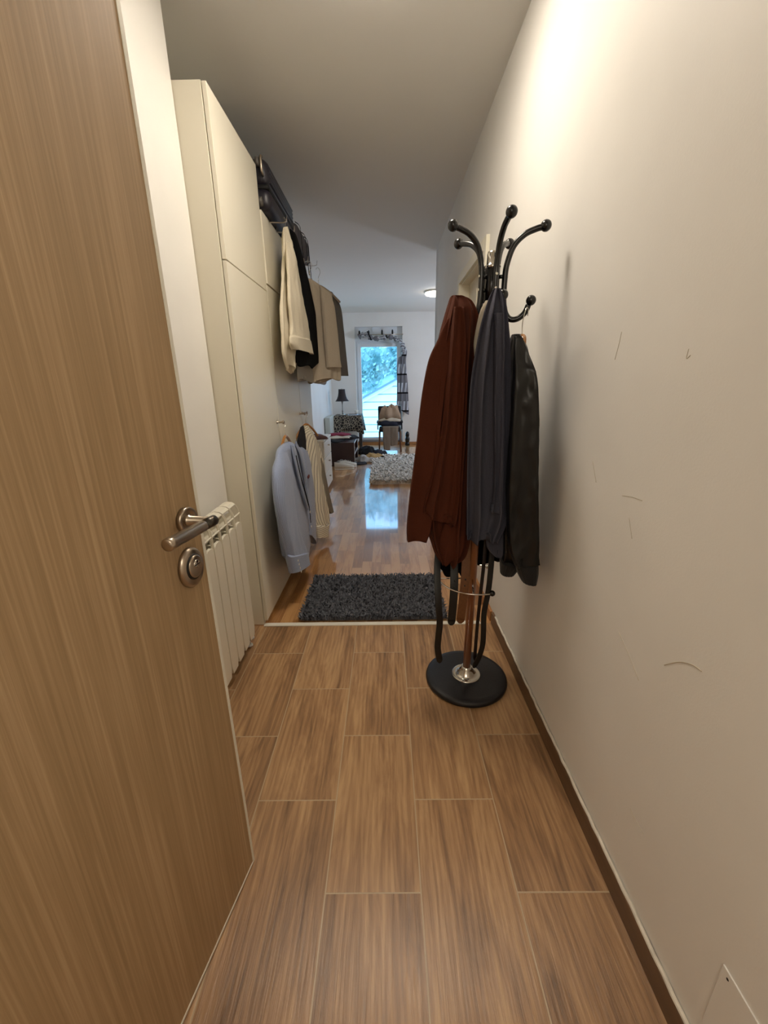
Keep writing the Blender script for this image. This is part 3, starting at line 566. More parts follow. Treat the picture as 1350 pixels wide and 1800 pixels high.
for x in (180, -100):
    x = math.radians(x); tube(b, [rc+Vector((math.cos(x)*.138, math.sin(x)*.138, 0)), rc+Vector((math.cos(x)*.015, math.sin(x)*.015, 0))], .003, 8)
ur = obj('umbrella_ring', b, M_CHROME, rack)
obj('ball_tip', ball(B(), rc+Vector((math.cos(an[0])*.138, math.sin(an[0])*.138, 0)), .0115), M_BLACK, ur)
obj('end_cap', ball(B(), rc+Vector((math.cos(an[-1])*.138, math.sin(an[-1])*.138, 0)), .008), M_CHROME, ur)

# ---------------------------------------------------------------- garments on the rack
def garment(name, label, cat, loc, parts, group=None):
    t = thing(name, label, cat, loc, group)
    for pn, key, m, kw in parts:
        o = obj(pn, cloth(key, **kw), m, t)
    return t
M_RUST = mat('rust_brown_cotton', '#4f2718', .9, nz=.35, nscale=300, var=.10, spec=.2, bump_d=.001)
M_GREY = mat('slate_grey_cotton', '#4b4c58', .9, nz=.35, nscale=300, var=.10, spec=.2, bump_d=.001)
M_LEATHER = mat('black_leather', '#0c0b0b', .33, nz=.25, nscale=140, var=.2, spec=.4, bump_d=.001)
M_RIB = stripes('black_rib_knit', '#0e0d0d', '#1b1a1a', .006, .5, .9)
M_BLKCLOTH = mat('black_wool', '#08080a', .95, nz=.3, nscale=250, spec=.08, bump_d=.001)
M_SHIRTW = mat('cream_cotton', '#d8cfbb', .85, nz=.2, nscale=200)
t = garment('jacket', 'rust-brown cotton jacket hung by its collar on the left hook of the coat rack', 'jacket', (.24, 1.45, .6), [
    ('body', 'rust_body', M_RUST, dict(depth=.055, folds=[(6, .030, .5, .3), (11, .006, 2, .5)], seed=1, hem=.006)),
    ('sleeve', 'rust_sleeve', M_RUST, dict(depth=.036, folds=[(3, .018, 1, .35)], seed=2, wr=.006, seams=[.27, .965])),
    ('front_panel', 'rust_front', M_RUST, dict(depth=.022, folds=[(4, .024, 2.6, .3), (7, .005, .4, .6)], seed=3, hem=.008)),
    ('back_panel', 'rust_flap', M_RUST, dict(depth=.02, folds=[(4, .006, .2, .5)], seed=4, hem=.01))])
def seam(parent, pts, r, m, nm): return obj(nm, tube(B(), smooth_path(pts, 6), r, 6), m, parent)
t = garment('shirt', 'slate-grey shirt hung on the front hook of the coat rack', 'shirt', (.34, 1.38, .65), [
    ('body', 'grey_body', M_GREY, dict(depth=.04, folds=[(7, .028, 1.0, .25), (13, .005, .2, .5)], seed=5, hem=.006, seams=[.9])),
    ('sleeve', 'grey_sleeve', M_GREY, dict(depth=.020, folds=[(3, .014, 0, .4)], seed=6, wr=.005, seams=[.2, .96])),
    ('shirt_tail', 'grey_tail', M_GREY, dict(depth=.010, folds=[(3, .003, 0, .5)], seed=7, wr=.003))])
garment('shirt', 'cream white garment showing as a pale sliver behind the slate-grey shirt', 'shirt', (.33, 1.43, 1.32), [
    ('body', 'white_shirt', M_SHIRTW, dict(depth=.012, folds=[(4, .003, 0, .5)], seed=9))])
garment('coat', 'black coat hanging at the back of the rack between rust jacket and grey shirt', 'coat', (.34, 1.57, .56), [
    ('body', 'black_coat', M_BLKCLOTH, dict(depth=.030, folds=[(6, .006, 0, .4)], seed=10, hem=.012))])
garment('scarf', 'black cloth hanging low behind the rust-brown jacket above the umbrella ring', 'scarf', (.25, 1.53, .51), [
    ('cloth', 'black_bag', M_BLKCLOTH, dict(depth=.02, folds=[(4, .005, 0, .4)], seed=11, hem=.012))])
# leather jacket and its wooden hanger
M_HANGWOOD = mat('varnished_beech', '#a8733a', .3, var=.12, nscale=20, coat=.5)
h0 = Vector((.447, 1.44, 1.405))
t = thing('coat_hanger', 'wooden hanger on the right hook of the rack carrying the black leather jacket', 'hanger', h0)
obj('shoulder_bar', tube(B(), smooth_path([h0+Vector((-.005, -.05, -.085)), h0+Vector((-.005, -.035, -.04)), h0+Vector((0, -.015, -.002)), h0+Vector((0, .02, 0)), h0+Vector((.0, .07, -.035)), h0+Vector((.0, .13, -.09))], 6), [.009]*31, 12), M_HANGWOOD, t)
obj('wire_hook', tube(B(), smooth_path([h0+Vector((0, 0, .005)), h0+Vector((.0, .005, .045)), h0+Vector((.006, .012, .075)), h0+Vector((.014, .02, .092)), h0+Vector((.022, .03, .088)), h0+Vector((.024, .034, .07))], 6), .0017, 8), M_CHROME, t)
t = garment('jacket', 'black leather bomber jacket on a wooden hanger nearest the right wall', 'jacket', (.45, 1.36, .575), [
    ('body', 'leather_body', M_LEATHER, dict(depth=.075, folds=[(5, .014, 0, .4)], seed=12, wr=.006)),
    ('sleeve', 'leather_sleeve', M_LEATHER, dict(depth=.047, folds=[(3, .016, 1, .4)], seed=13, wr=.012, wscale=12, seams=[.25])),
    ('cuff', 'leather_cuff', M_RIB, dict(depth=.03, folds=[(14, .0012, 0, .1)], seed=14, wr=.001)),
    ('hem_band', 'leather_hem', M_RIB, dict(depth=.06, folds=[(20, .0012, 0, .1)], seed=15, wr=.002))])
# belts
M_BELTB = mat('black_belt_leather', '#0c0b0b', .4, nz=.15, nscale=180)
M_BELTBR = mat('tan_belt_leather', '#6e4422', .5, nz=.2, nscale=120, var=.15)
M_BELTD = mat('dark_brown_belt', '#1d100c', .5, nz=.6, nscale=90)
def belt(label, pts, w, m, holes=False, fd=(1, 0, 0), grp='belts hanging from the coat rack'):
    pth = smooth_path(pts, 8); b = B()
    n = len(pth); tube(b, pth, 0, 12, flat=(w, .0042), flatdir=fd)
    t = tag(obj('belt', b, m), label, 'belt', grp)
    e, d = Vector(pts[-1]), (Vector(pts[-1])-Vector(pts[-2])).normalized()
    b = B(); uu = Vector(fd); uu = (uu-d*uu.dot(d)).normalized(); vv = d.cross(uu)
    MT = Matrix(((uu.x, d.x, vv.x, e.x), (uu.y, d.y, vv.y, e.y), (uu.z, d.z, vv.z, e.z), (0, 0, 0, 1)))
    prism(b, [(-w*.49, -.002), (w*.49, -.002), (w*.42, .008), (w*.15, .017), (-w*.15, .017), (-w*.42, .008)], -.002, .002, MT); obj('belt_tip', b, m, t, bevel=.0008)
    if holes:
        for k in range(5): obj('belt_hole', lathe(B(), [(.0032, -.0026), (.0032, .0026)], e-d*(.07+.026*k), vv, 10), M_DARKGAP, t)
    p0 = Vector(pts[0]); b = B(); rectp = [(-.6*w, 0, 0), (-.6*w, 0, .045), (.6*w, 0, .045), (.6*w, 0, 0), (-.6*w, 0, 0)]
    tube(b, [p0+Vector(q) for q in rectp], .0025, 8); obj('buckle', b, M_NICKEL, t)
    return t
belt('black leather belt with a wavy end, leftmost of the belts below the coats', [(.225, 1.53, .80), (.210, 1.52, .70), (.192, 1.45, .585), (.192, 1.395, .47), (.199, 1.39, .38), (.196, 1.388, .32), (.194, 1.39, .26), (.202, 1.39, .205)], .026, M_BELTB)
belt('black leather belt with pointed end, second of the belts from the left', [(.262, 1.50, .80), (.262, 1.49, .65), (.257, 1.43, .5), (.25, 1.42, .36)], .032, M_BELTB, True)
belt('tan brown leather belt with punched holes beside the rack pole', [(.305, 1.47, .80), (.306, 1.465, .66), (.297, 1.43, .5), (.287, 1.425, .365)], .034, M_BELTBR, True)
belt('thin dark brown braided belt just right of the rack pole', [(.375, 1.46, .80), (.374, 1.455, .62), (.366, 1.45, .45), (.361, 1.45, .30), (.359, 1.45, .17)], .014, M_BELTD)
belt('long black leather belt, rightmost of the belts, reaching almost to the base', [(.395, 1.43, .76), (.394, 1.425, .62), (.389, 1.42, .5), (.378, 1.42, .40), (.380, 1.42, .32), (.381, 1.422, .25), (.371, 1.425, .19), (.357, 1.43, .145)], .022, M_BELTB)

# ---------------------------------------------------------------- wardrobes along the left wall
WFX = -.67
def wardrobe(label, y0, y1, z1, split, upper_out=0):
    t = thing('wardrobe', label, 'wardrobe', (-.91, (y0+y1)/2, 0), 'white wardrobe units along the left wall')
    obj('body', box(B(), XN+.004, WFX-.021, y0+.001, y1-.001, .004, z1), M_CREAM, t, False, bevel=.0015)
    lo = obj('door', box(B(), WFX-.018, WFX, y0+.0025, y1-.0025, .03, split-.0025), M_CREAM, t, False, bevel=.0015)
    up = obj('door', box(B(), WFX-.018+upper_out, WFX+upper_out, y0+.0025, y1-.0025, split+.0025, z1-.003), M_CREAM, t, False, bevel=.0015)
    return t, lo, up
w1, lo1, up1 = wardrobe('tallest white wardrobe unit, nearest the entrance beside the radiator', YT, 2.592, 2.385, 1.783)
w2, lo2, up2 = wardrobe('middle white wardrobe unit, lower, with the dark suitcase on top', 2.594, 3.285, 2.187, 1.822, .006)
w3, lo3, up3 = wardrobe('farthest white wardrobe unit, next to the far room', 3.287, 3.80, 2.187, 1.822)
def knob(parent, y, z):
    b = lathe(B(), [(.012, 0), (.008, .003), (.0055, .006), (.0055, .030), (.009, .034), (.012, .038), (.011, .044), (.004, .046)], (WFX, y, z), (1, 0, 0), 20); return obj('door_knob', b, M_NICKEL, parent)
knob(lo1, 2.545, 1.055); knob(lo2, 3.235, 1.06); knob(lo3, 3.33, 1.06)
# ---- on top
def rbox(bm, x0, x1, y0, y1, z0, z1, r, seg=5):
    v0 = set(bm.verts); box(bm, x0, x1, y0, y1, z0, z1); e = [e for e in bm.edges if e.verts[0] not in v0]
    bmesh.ops.bevel(bm, geom=e, offset=r, segments=seg, profile=.5, affect='EDGES'); return bm
M_CASE = mat('dark_plum_case', '#1d1b26', .38, nz=.12, nscale=200)
t = thing('suitcase', 'dark navy hard suitcase lying on top of the middle wardrobe', 'suitcase', (-.86, 2.98, 2.19))
obj('shell', rbox(B(), -1.10, -.615, 2.625, 3.28, 2.192, 2.300, .04), M_CASE, t)
obj('shell', rbox(B(), -1.10, -.618, 2.63, 3.275, 2.306, 2.440, .045), M_CASE, t)
obj('zip_band', rbox(B(), -1.092, -.622, 2.635, 3.268, 2.290, 2.316, .012), mat('zip_tape', '#0a0a0c', .7), t)
b = B()
for k in range(4):
    z = 2.328+k*.021; rbox(b, -.70, -.6155, 2.665, 3.24, z, z+.012, .004, 2)
obj('rib', b, M_CASE, t)
for z in (2.225, 2.405):
    b = lathe(B(), [(.014, -.011), (.022, -.008), (.022, .008), (.014, .011)], (-.665, 2.612, z), (1, 0, 0), 20); obj('wheel', b, mat('grey_wheel', '#55524e', .4), t)
b = tube(B(), smooth_path([(-.645, 2.628, 2.35), (-.645, 2.606, 2.36), (-.645, 2.602, 2.395), (-.645, 2.606, 2.425), (-.645, 2.628, 2.432)], 6), .007, 10); obj('carry_handle', b, M_NICKEL, t)
b = rbox(B(), -.98, -.60, 3.295, 3.78, 2.192, 2.36, .04); 
t = thing('duffel_bag', 'grey fabric bag with dangling straps and buckles behind the suitcase on the wardrobes', 'bag', (-.80, 3.53, 2.19))
obj('body', b, mat('grey_canvas', '#57555a', .8, nz=.3, nscale=150), t)
for k, (y, z0) in enumerate(((3.32, 2.30), (3.52, 2.28), (3.62, 2.25))):
    obj('strap', tube(B(), smooth_path([(-.62, y, 2.362), (-.592, y, 2.34), (-.585, y+.005, z0), (-.580, y+.02, 2.12-.03*k)], 6), 0, 10, flat=(.02, .003), flatdir=(0, 1, 0)), M_BLKCLOTH, t)
    b = B(); tube(b, [(-.578, y+.01, 2.14-.03*k), (-.578, y+.03, 2.14-.03*k), (-.578, y+.03, 2.11-.03*k), (-.578, y+.01, 2.11-.03*k), (-.578, y+.01, 2.14-.03*k)], .0025, 8); obj('buckle', b, M_NICKEL, t)
t = obj('folded_bag', rbox(B(), -.69, -.612, 3.0, 3.27, 2.1885, 2.1905, .0008, 1), mat('navy_cloth', '#1d3150', .8)); tag(t, 'dark blue flat cloth bag squashed under the suitcase edge', 'bag')
# ---- over-door hooks and the upper row of garments
def hanger(label, c, ang, w, hook_h, m=M_HANGWOOD, grp='hangers on the wardrobes'):
    u = Vector((math.cos(math.radians(ang)), math.sin(math.radians(ang)), 0)); c = Vector(c)
    t = thing('coat_hanger', label, 'hanger', c)
    if grp: t['group'] = grp
    P = [(-w, -.10), (-w*.6, -.045), (-w*.2, -.008), (0, 0), (w*.2, -.008), (w*.6, -.045), (w, -.10)]
    obj('shoulder_bar', tube(B(), smooth_path([c+u*x+Vector((0, 0, z)) for x, z in P], 5), .0085, 10), m, t)
    hk = [(0, 0), (0, hook_h*.45), (.012, hook_h*.62), (.020, hook_h*.8), (.010, hook_h*.97), (-.006, hook_h), (-.018, hook_h*.9)]
    obj('wire_hook', tube(B(), smooth_path([c+u*x+Vector((0, 0, z)) for x, z in hk], 5), .0018, 8), M_CHROME, t)
    return t
def door_hook(label, y, x1, ztop):
    b = B(); pts = [(WFX-.023, y, ztop-.05), (WFX-.023, y, ztop+.004), (WFX+.012, y, ztop+.004), (WFX+.013, y, ztop-.02), (x1-.02, y, ztop-.024), (x1, y, ztop-.018), (x1+.004, y, ztop+.012)]
    tube(b, pts, 0, 10, flat=(.014, .0025), flatdir=(0, 1, 0)); return tag(obj('over_door_hook', b, M_NICKEL), label, 'hook', 'over-door hooks on the wardrobes')
door_hook('metal over-door hook carrying the cream shirt on the wardrobe', 2.74, -.56, 2.19)
door_hook('metal over-door hook carrying the black trousers on the wardrobe', 2.90, -.55, 2.19)
door_hook('metal over-door hook carrying the beige jacket on the wardrobe', 3.52, -.58, 2.19)
M_CREAMC = mat('cream_linen', '#d6cdb8', .9, nz=.3, nscale=260, var=.06, bump_d=.001)
M_BEIGE = mat('beige_cotton', '#b5aa99', .9, nz=.3, nscale=260, var=.06, bump_d=.001)
M_TAUPE = mat('taupe_wool', '#5f5c59', .9, nz=.3, nscale=260, var=.08, bump_d=.001)
hanger('wooden hanger inside the light beige jacket on the wardrobe', (-.57, 3.525, 2.045), 40, .05, .125)
hanger('thin metal hanger inside the taupe grey jacket past the wardrobes', (-.530, 3.68, 2.035), 40, .20, .128, M_NICKEL)
door_hook('metal over-door hook carrying the taupe grey jacket on the wardrobe end', 3.635, -.53, 2.19)
hanger('slim metal hanger of the cream shirt in front of the suitcase', (-.57, 2.735, 2.105), 90, .06, .085, M_NICKEL)
garment('shirt', 'cream long-sleeved shirt hanging from the top of the wardrobe, nearest of the upper row', 'shirt', (-.55, 2.72, 1.35), [
    ('body', 'cream_body', M_CREAMC, dict(depth=.028, folds=[(4, .014, 0, .4), (7, .006, 1, .5)], seed=21, wr=.008, hem=.015)),
    ('sleeve', 'cream_sleeve', M_CREAMC, dict(depth=.024, folds=[(4, .010, 0, .4)], seed=22, wr=.008)),
    ('cuff', 'cream_cuff', M_CREAMC, dict(depth=.030, folds=[(3, .003, 0, .5)], seed=23, wr=.004))])
garment('trousers', 'black trousers hanging behind the cream shirt on the wardrobe', 'trousers', (-.55, 3.1, 1.39), [
    ('body', 'black_trousers', M_BLKCLOTH, dict(depth=.014, folds=[(4, .004, 0, .4)], seed=24, wr=.003, hem=.01))])
garment('jacket', 'light beige jacket hanging behind the black trousers on the wardrobe', 'jacket', (-.5, 3.58, 1.29), [
    ('body', 'beige_jacket', M_BEIGE, dict(depth=.035, folds=[(5, .016, 0, .4), (9, .005, 1, .5)], seed=25, wr=.006, hem=.015)),
    ('sleeve', 'beige_sleeve', M_BEIGE, dict(depth=.026, folds=[(3, .008, 0, .4)], seed=27, wr=.006, seams=[.05]))])
garment('shirt', 'pale grey shirt whose hem shows below the black trousers in the upper row', 'shirt', (-.6, 3.25, 1.27), [
    ('body', 'pale_hem', mat('pale_grey_cotton', '#a9a49b', .9, nz=.3, nscale=260, var=.06), dict(depth=.016, folds=[(5, .006, 0, .4)], seed=28, wr=.005, hem=.01))])
garment('jacket', 'taupe grey jacket, farthest of the clothes hanging from the wardrobe tops', 'jacket', (-.42, 3.87, 1.345), [
    ('body', 'taupe_jacket', M_TAUPE, dict(depth=.035, folds=[(4, .008, 0, .4)], seed=26, wr=.004))])
# ---- lower row
M_SEER = stripes('seersucker_stripe', '#a9b8d8', '#7f8caa', .0075, .5, .9)
M_SHST = stripes('pinstripe_cotton', '#e0dac8', '#87827a', .026, .22, .9)
M_GREYSL = mat('warm_grey_cotton', '#7d776c', .9, nz=.2, nscale=200)
M_BTN = mat('pearl_button', '#e8e4dc', .25)
hanger('wooden hanger of the pale blue striped blazer on the wardrobe knob', (-.615, 2.50, .975), 90, .17, .09)
t = garment('blazer', 'pale blue seersucker blazer hanging low on the nearest wardrobe knob', 'blazer', (-.59, 2.5, .03), [
    ('body', 'blazer_body', M_SEER, dict(depth=.035, folds=[(4, .005, 0, .5)], seed=31, wr=.003, hem=.006)),
    ('sleeve', 'blazer_near', M_SEER, dict(depth=.036, folds=[(3, .004, 0, .5)], seed=32, wr=.004)),
    ('cuff', 'blazer_near_cuff', M_SEER, dict(depth=.037, folds=[(3, .003, 0, .3)], seed=33, wr=.002)),
    ('sleeve', 'blazer_far', M_SEER, dict(depth=.032, folds=[(3, .004, 0, .5)], seed=34, wr=.004))])
def lump(b, c, sx, sy, sz, seed=0):
    v = bmesh.ops.create_icosphere(b, subdivisions=2, radius=1)['verts']
    for q in v:
        k = 1+.25*noise.noise(q.co*1.8+Vector((seed*3.1, 0, seed))); q.co = Vector((q.co.x*sx*k, q.co.y*sy*k, q.co.z*sz*k))+Vector(c)
    return b
# lapels, buttons, pocket square: on the blazer's front face
M_LAP = M_SEER
def strip(pts, w, th, m, parent, nm, fd=(0, 1, 0)): return obj(nm, tube(B(), smooth_path(pts, 6), 0, 10, flat=(w, th), flatdir=fd), m, parent)
strip([(-.566, 2.44, .925), (-.552, 2.43, .84), (-.548, 2.50, .70), (-.548, 2.62, .55), (-.553, 2.72, .46)], .05, .006, M_SEER, t, 'lapel')
strip([(-.566, 2.55, .925), (-.552, 2.60, .84), (-.550, 2.68, .70), (-.552, 2.72, .56), (-.555, 2.74, .47)], .05, .006, M_SEER, t, 'lapel')
strip([(-.5525, 2.47, .86), (-.5435, 2.53, .70), (-.5425, 2.645, .55), (-.548, 2.735, .45), (-.550, 2.76, .33)], .010, .004, M_BLKCLOTH, t, 'lapel_dark_strip')  # thin black strip following the lapel edge and front opening
b = B(); lump(b, (-.548, 2.79, .66), .006, .035, .014, 2); obj('pocket_square', b, mat('maroon_silk', '#5c1f22', .6), t)
for y, z in ((2.745, .415), (2.755, .30)): obj('button', lathe(B(), [(.010, 0), (.010, .003), (.006, .004), (.002, .004)], (-.548, y, z), (1, 0, 0), 16), M_BTN, t)
for k in range(4): obj('cuff_button', lathe(B(), [(.0065, 0), (.0065, .003), (.002, .004)], (-.522, 2.165+.018*k, .30-.032*k), (1, 0, 0), 14), M_BTN, t)

hanger('wooden hanger with the striped shirt on the far wardrobe knob', (-.612, 3.16, .985), 60, .13, .085)
garment('blazer', 'dark charcoal blazer behind the cream striped shirt on the far wardrobe knob', 'blazer', (-.6, 3.1, .09), [
    ('body', 'dark_body', mat('charcoal_wool', '#1c1c22', .9, nz=.3, nscale=260), dict(depth=.022, folds=[(3, .004, 0, .5)], seed=36, wr=.003))])
t = garment('shirt', 'cream shirt with fine grey stripes on the far wardrobe knob', 'shirt', (-.55, 3.15, .05), [
    ('body', 'stripe_body', M_SHST, dict(depth=.028, folds=[(5, .010, 1, .4)], seed=37, wr=.005)),
    ('cuff', 'stripe_cuff', stripes('pinstripe_cuff', '#e0dac8', '#87827a', .016, .22, .9, axis=1), dict(depth=.030, folds=[(3, .002, 0, .3)], seed=38, wr=.002)),
    ('sleeve', 'stripe_far', M_GREYSL, dict(depth=.024, folds=[(3, .003, 0, .5)], seed=39, wr=.003))])

# ---------------------------------------------------------------- far room
M_DARKW = mat('dark_walnut', '#2b1915', .4, var=.25, nscale=10, stretch=(1, 1, .3))
M_WENGE = mat('dark_brown_laminate', '#2d1512', .35, var=.15, nscale=6)
# chest of drawers
t = thing('chest_of_drawers', 'white chest of drawers beyond the wardrobes by the left wall', 'drawers', (-.93, 5.07, 0))
obj('carcass', box(B(), -1.13, -.75, 4.78, 5.38, .03, .635), M_WHITE, t, False, bevel=.003)
obj('top', box(B(), -1.14, -.728, 4.765, 5.395, .637, .660), M_WHITE, t, False, bevel=.003)
for z0, z1 in ((.05, .235), (.245, .43), (.44, .625)):
    d = obj('drawer', box(B(), -.749, -.731, 4.785, 5.375, z0, z1), M_WHITE, t, False, bevel=.003)
    obj('drawer_knob', lathe(B(), [(.006, 0), (.006, .012), (.012, .016), (.011, .024), (.003, .026)], (-.731, 5.08, (z0+z1)/2+.03), (1, 0, 0), 16), M_NICKEL, d)
for x in (-1.10, -.78):
    for y in (4.82, 5.34): obj('foot', tube(B(), [(x, y, .001), (x, y, .03)], .014, 12), M_DARKW, t)
b = heap(B(), (-.86, 4.90, .661), .16, .12, .05, 3); t = obj('folded_clothes', b, mat('dusty_rose_knit', '#77564f', .9, nz=.4, nscale=80)); tag(t, 'dusty rose crumpled garment on the white chest of drawers', 'garment')
# low dark chest with clothes on it
t = thing('low_cabinet', 'low dark brown cabinet open towards the room, clothes lying on its top', 'cabinet', (-.73, 6.95, 0))
box_b = B(); box(box_b, -.98, -.52, 6.56, 6.58, .002, .385); box(box_b, -.98, -.52, 7.32, 7.34, .002, .385); box(box_b, -.98, -.96, 6.58, 7.32, .002, .385); box(box_b, -.96, -.52, 6.58, 7.32, .365, .385); box(box_b, -.96, -.52, 6.58, 7.32, .002, .022)
obj('carcass', box_b, M_WENGE, t, False, bevel=.002)
obj('shelf', box(B(), -.96, -.525, 6.58, 7.32, .19, .205), M_WENGE, t, False)
b = B(); box(b, -.52, -.514, 6.56, 7.34, .002, .02); box(b, -.52, -.514, 6.56, 7.34, .367, .385); box(b, -.52, -.514, 6.56, 6.578, .02, .367); box(b, -.52, -.514, 7.322, 7.34, .02, .367); box(b, -.52, -.514, 6.578, 7.322, .19, .205); obj('edge_band', b, M_PVC, t, False)
for i, (c, r, h, col, lab, sd) in enumerate((((-.86, 6.80, .386), (.20, .22), .045, '#0f0f12', 'black garment draped over the front edge of the low cabinet', 2), ((-.80, 6.88, .43), (.20, .17), .04, '#cfc6b4', 'cream garment in the pile on the low cabinet', 5), ((-.80, 6.95, .468), (.19, .16), .035, '#7e1f38', 'crimson garment on top of the pile on the low cabinet', 7), ((-.60, 7.12, .386), (.12, .15), .05, '#15161b', 'dark navy garment at the far end of the low cabinet', 9))):
    t = obj('folded_clothes', heap(B(), c, r[0], r[1], h, sd, lump=.25), mat('garment_%d' % i, col, .9, nz=.3, nscale=120)); tag(t, lab, 'garment', 'clothes piled on the low cabinet')
# sneakers
M_SNK = mat('off_white_canvas', '#c9c4b8', .8, nz=.2, nscale=150); M_SOLE = mat('white_rubber', '#e4e0d6', .5)
def sneaker(label, c, rot):
    t = thing('sneaker', label, 'shoe', c, 'pair of pale sneakers')
    c = Vector(c); cr, sr = math.cos(rot), math.sin(rot)
    def P(x, y, z): return c+Vector((x*cr-y*sr, x*sr+y*cr, z))
    def outline(x): # half width along the length, heel 0 .. toe .28
        tt = x/.31; return .038+.014*math.sin(min(1, tt*1.15)*PI*.75)-(.047*max(0, (tt-.86)/.14)**2.2)-.012*max(0, (.08-tt)/.08)
    def shell(zs, shrink):
        bm = B(); rings = []; N = 22; L_ = .31
        for i in range(N+1):
            x = L_*i/N; hw = max(outline(x)*shrink, .004); h = zs(x); ring = []
            for k in range(14):
                a = PI*k/13; ring.append(bm.verts.new(P(x, math.cos(a)*hw, h[0]+(h[1]-h[0])*max(0, math.sin(a))**.7)))
            rings.append(ring)
        for a, q in zip(rings, rings[1:]):
            for k in range(13): bm.faces.new((a[k], a[k+1], q[k+1], q[k]))
            bm.faces.new((a[13], a[0], q[0], q[13]))
        bm.faces.new(rings[0]); bm.faces.new(rings[-1][::-1]); bmesh.ops.recalc_face_normals(bm, faces=bm.faces); return bm
    obj('sole', shell(lambda x: (.001, .036), 1.08), M_SOLE, t)
    obj('upper', shell(lambda x: (.02, .118-.30*max(0, x-.11)+.02*max(0, .06-x)), .98), M_SNK, t)
    b = B()
    for k in range(4):
        x = .12+k*.028; tube(b, [P(x, -.024, .116-.30*(x-.11)), P(x+.004, 0, .130-.30*(x-.11)), P(x, .024, .116-.30*(x-.11))], .003, 6)
    obj('laces', b, M_SOLE, t)
    b = B(); lathe(b, [(.026, 0), (.030, .006), (.024, .010)], P(.06, 0, .122), (0, 0, 1), 18); obj('collar', b, mat('grey_lining', '#6d6a66', .9), t)
sneaker('off-white sneaker standing in front of the dark low cabinet', (-.82, 6.30, 0), .15)
sneaker('off-white sneaker tucked behind the other against the low cabinet', (-.78, 6.44, 0), .35)
# table with patterned cloth
tx0, tx1, ty0, ty1, tz = -1.02, -.50, 8.22, 8.78, .685
t = thing('side_table', 'small dark wooden table under a patterned cloth beside the balcony door', 'table', ((tx0+tx1)/2, (ty0+ty1)/2, 0))
obj('tabletop', box(B(), tx0, tx1, ty0, ty1, tz-.02, tz), M_DARKW, t, False, bevel=.003)
for x in (tx0+.03, tx1-.03):
    for y in (ty0+.03, ty1-.03): obj('leg', tube(B(), [(x, y, .001), (x, y, tz-.02)], [.014, .019], 12), M_DARKW, t)
def drape(x0, x1, y0, y1, z, drop, m=120):
    bm = B(); rings = []
    uvl = bm.loops.layers.uv.new('UVMap')
    per = []
    for k in range(m):
        f = k/m*4; s = int(f); r = f-s
        p = [(x0+(x1-x0)*r, y0), (x1, y0+(y1-y0)*r), (x1-(x1-x0)*r, y1), (x0, y1-(y1-y0)*r)][s]
        nrm = [(0, -1), (1, 0), (0, 1), (-1, 0)][s]; cornerd = min(r, 1-r); per.append((p, nrm, cornerd, s))
    cx, cy = (x0+x1)/2, (y0+y1)/2
    for t_ in (0, .06, .15, .3, .5, .75, 1.0):
        ring = []
        for k, (p, nrm, cd, s) in enumerate(per):
            c_ = max(0, 1-cd/.18); out = .006+t_*(.012+.05*c_+.010*math.sin(k*.55))
            dx, dy = p[0]-cx, p[1]-cy; dl = math.hypot(dx, dy)
            ox = nrm[0]*(1-c_*.5)+dx/dl*c_*.7; oy = nrm[1]*(1-c_*.5)+dy/dl*c_*.7
            ring.append(bm.verts.new((p[0]+ox*out, p[1]+oy*out, z+.004-t_*(drop+.06*c_))))
        rings.append(ring)
    for a, q in zip(rings, rings[1:]):
        for k in range(m): bm.faces.new((a[k], q[k], q[(k+1) % m], a[(k+1) % m]))
    bm.faces.new(rings[0]); bmesh.ops.recalc_face_normals(bm, faces=bm.faces); return bm
def m_pattern():
    tt = NT('patterned_cloth'); g = tt.n('TexCoord')
    v = tt.n('TexVoronoi', {'Vector': g.outputs['Object'], 'Scale': 20.0}, feature='DISTANCE_TO_EDGE'); v2 = tt.n('TexVoronoi', {'Vector': g.outputs['Object'], 'Scale': 26.0})
    f = tt.math('ADD', tt.math('MULTIPLY', v.outputs['Distance'], 4.0), 0.0)
    tt.set('Base Color', tt.ramp(f, [(.14, lin('#a39a88')), (.34, lin('#332c28')), (.8, lin('#1f1b1a'))])); tt.set('Roughness', .85); return tt.m
tag(obj('tablecloth', drape(tx0-.004, tx1+.004, ty0-.004, ty1+.004, tz, .30), m_pattern(), solid=.003), 'dark patterned tablecloth draped over the small table', 'tablecloth')
# table lamp
lx, ly, lz = -.88, 8.48, tz+.006
t = thing('table_lamp', 'table lamp with dark bell-shaped shade and slim glass stem on the patterned cloth', 'lamp', (lx, ly, lz))
obj('foot', lathe(B(), [(.055, .001), (.058, .008), (.045, .018), (.022, .028), (.012, .04)], (lx, ly, lz)), M_CHROME, t)
obj('stem', lathe(B(), [(.010, .03), (.016, .06), (.009, .10), (.008, .20), (.014, .235), (.022, .26), (.017, .29), (.008, .31)], (lx, ly, lz)), mat('smoked_glass', '#8d887f', .1), t)
obj('lamp_shade', lathe(B(), [(.140, .27), (.122, .285), (.100, .32), (.082, .37), (.070, .43), (.066, .50), (.062, .50), (.066, .43), (.078, .37), (.096, .32), (.118, .285), (.136, .268)], (lx, ly, lz), caps=False), mat('dark_brown_shade', '#2f2626', .8, var=.2, nscale=60, stretch=(1, 1, .05)), t, solid=0)
b = B(); ball(b, (lx, ly, lz+.508), .008); tube(b, [(lx, ly, lz+.30), (lx, ly, lz+.505)], .004, 8); obj('lamp_finial', b, M_NICKEL, t)
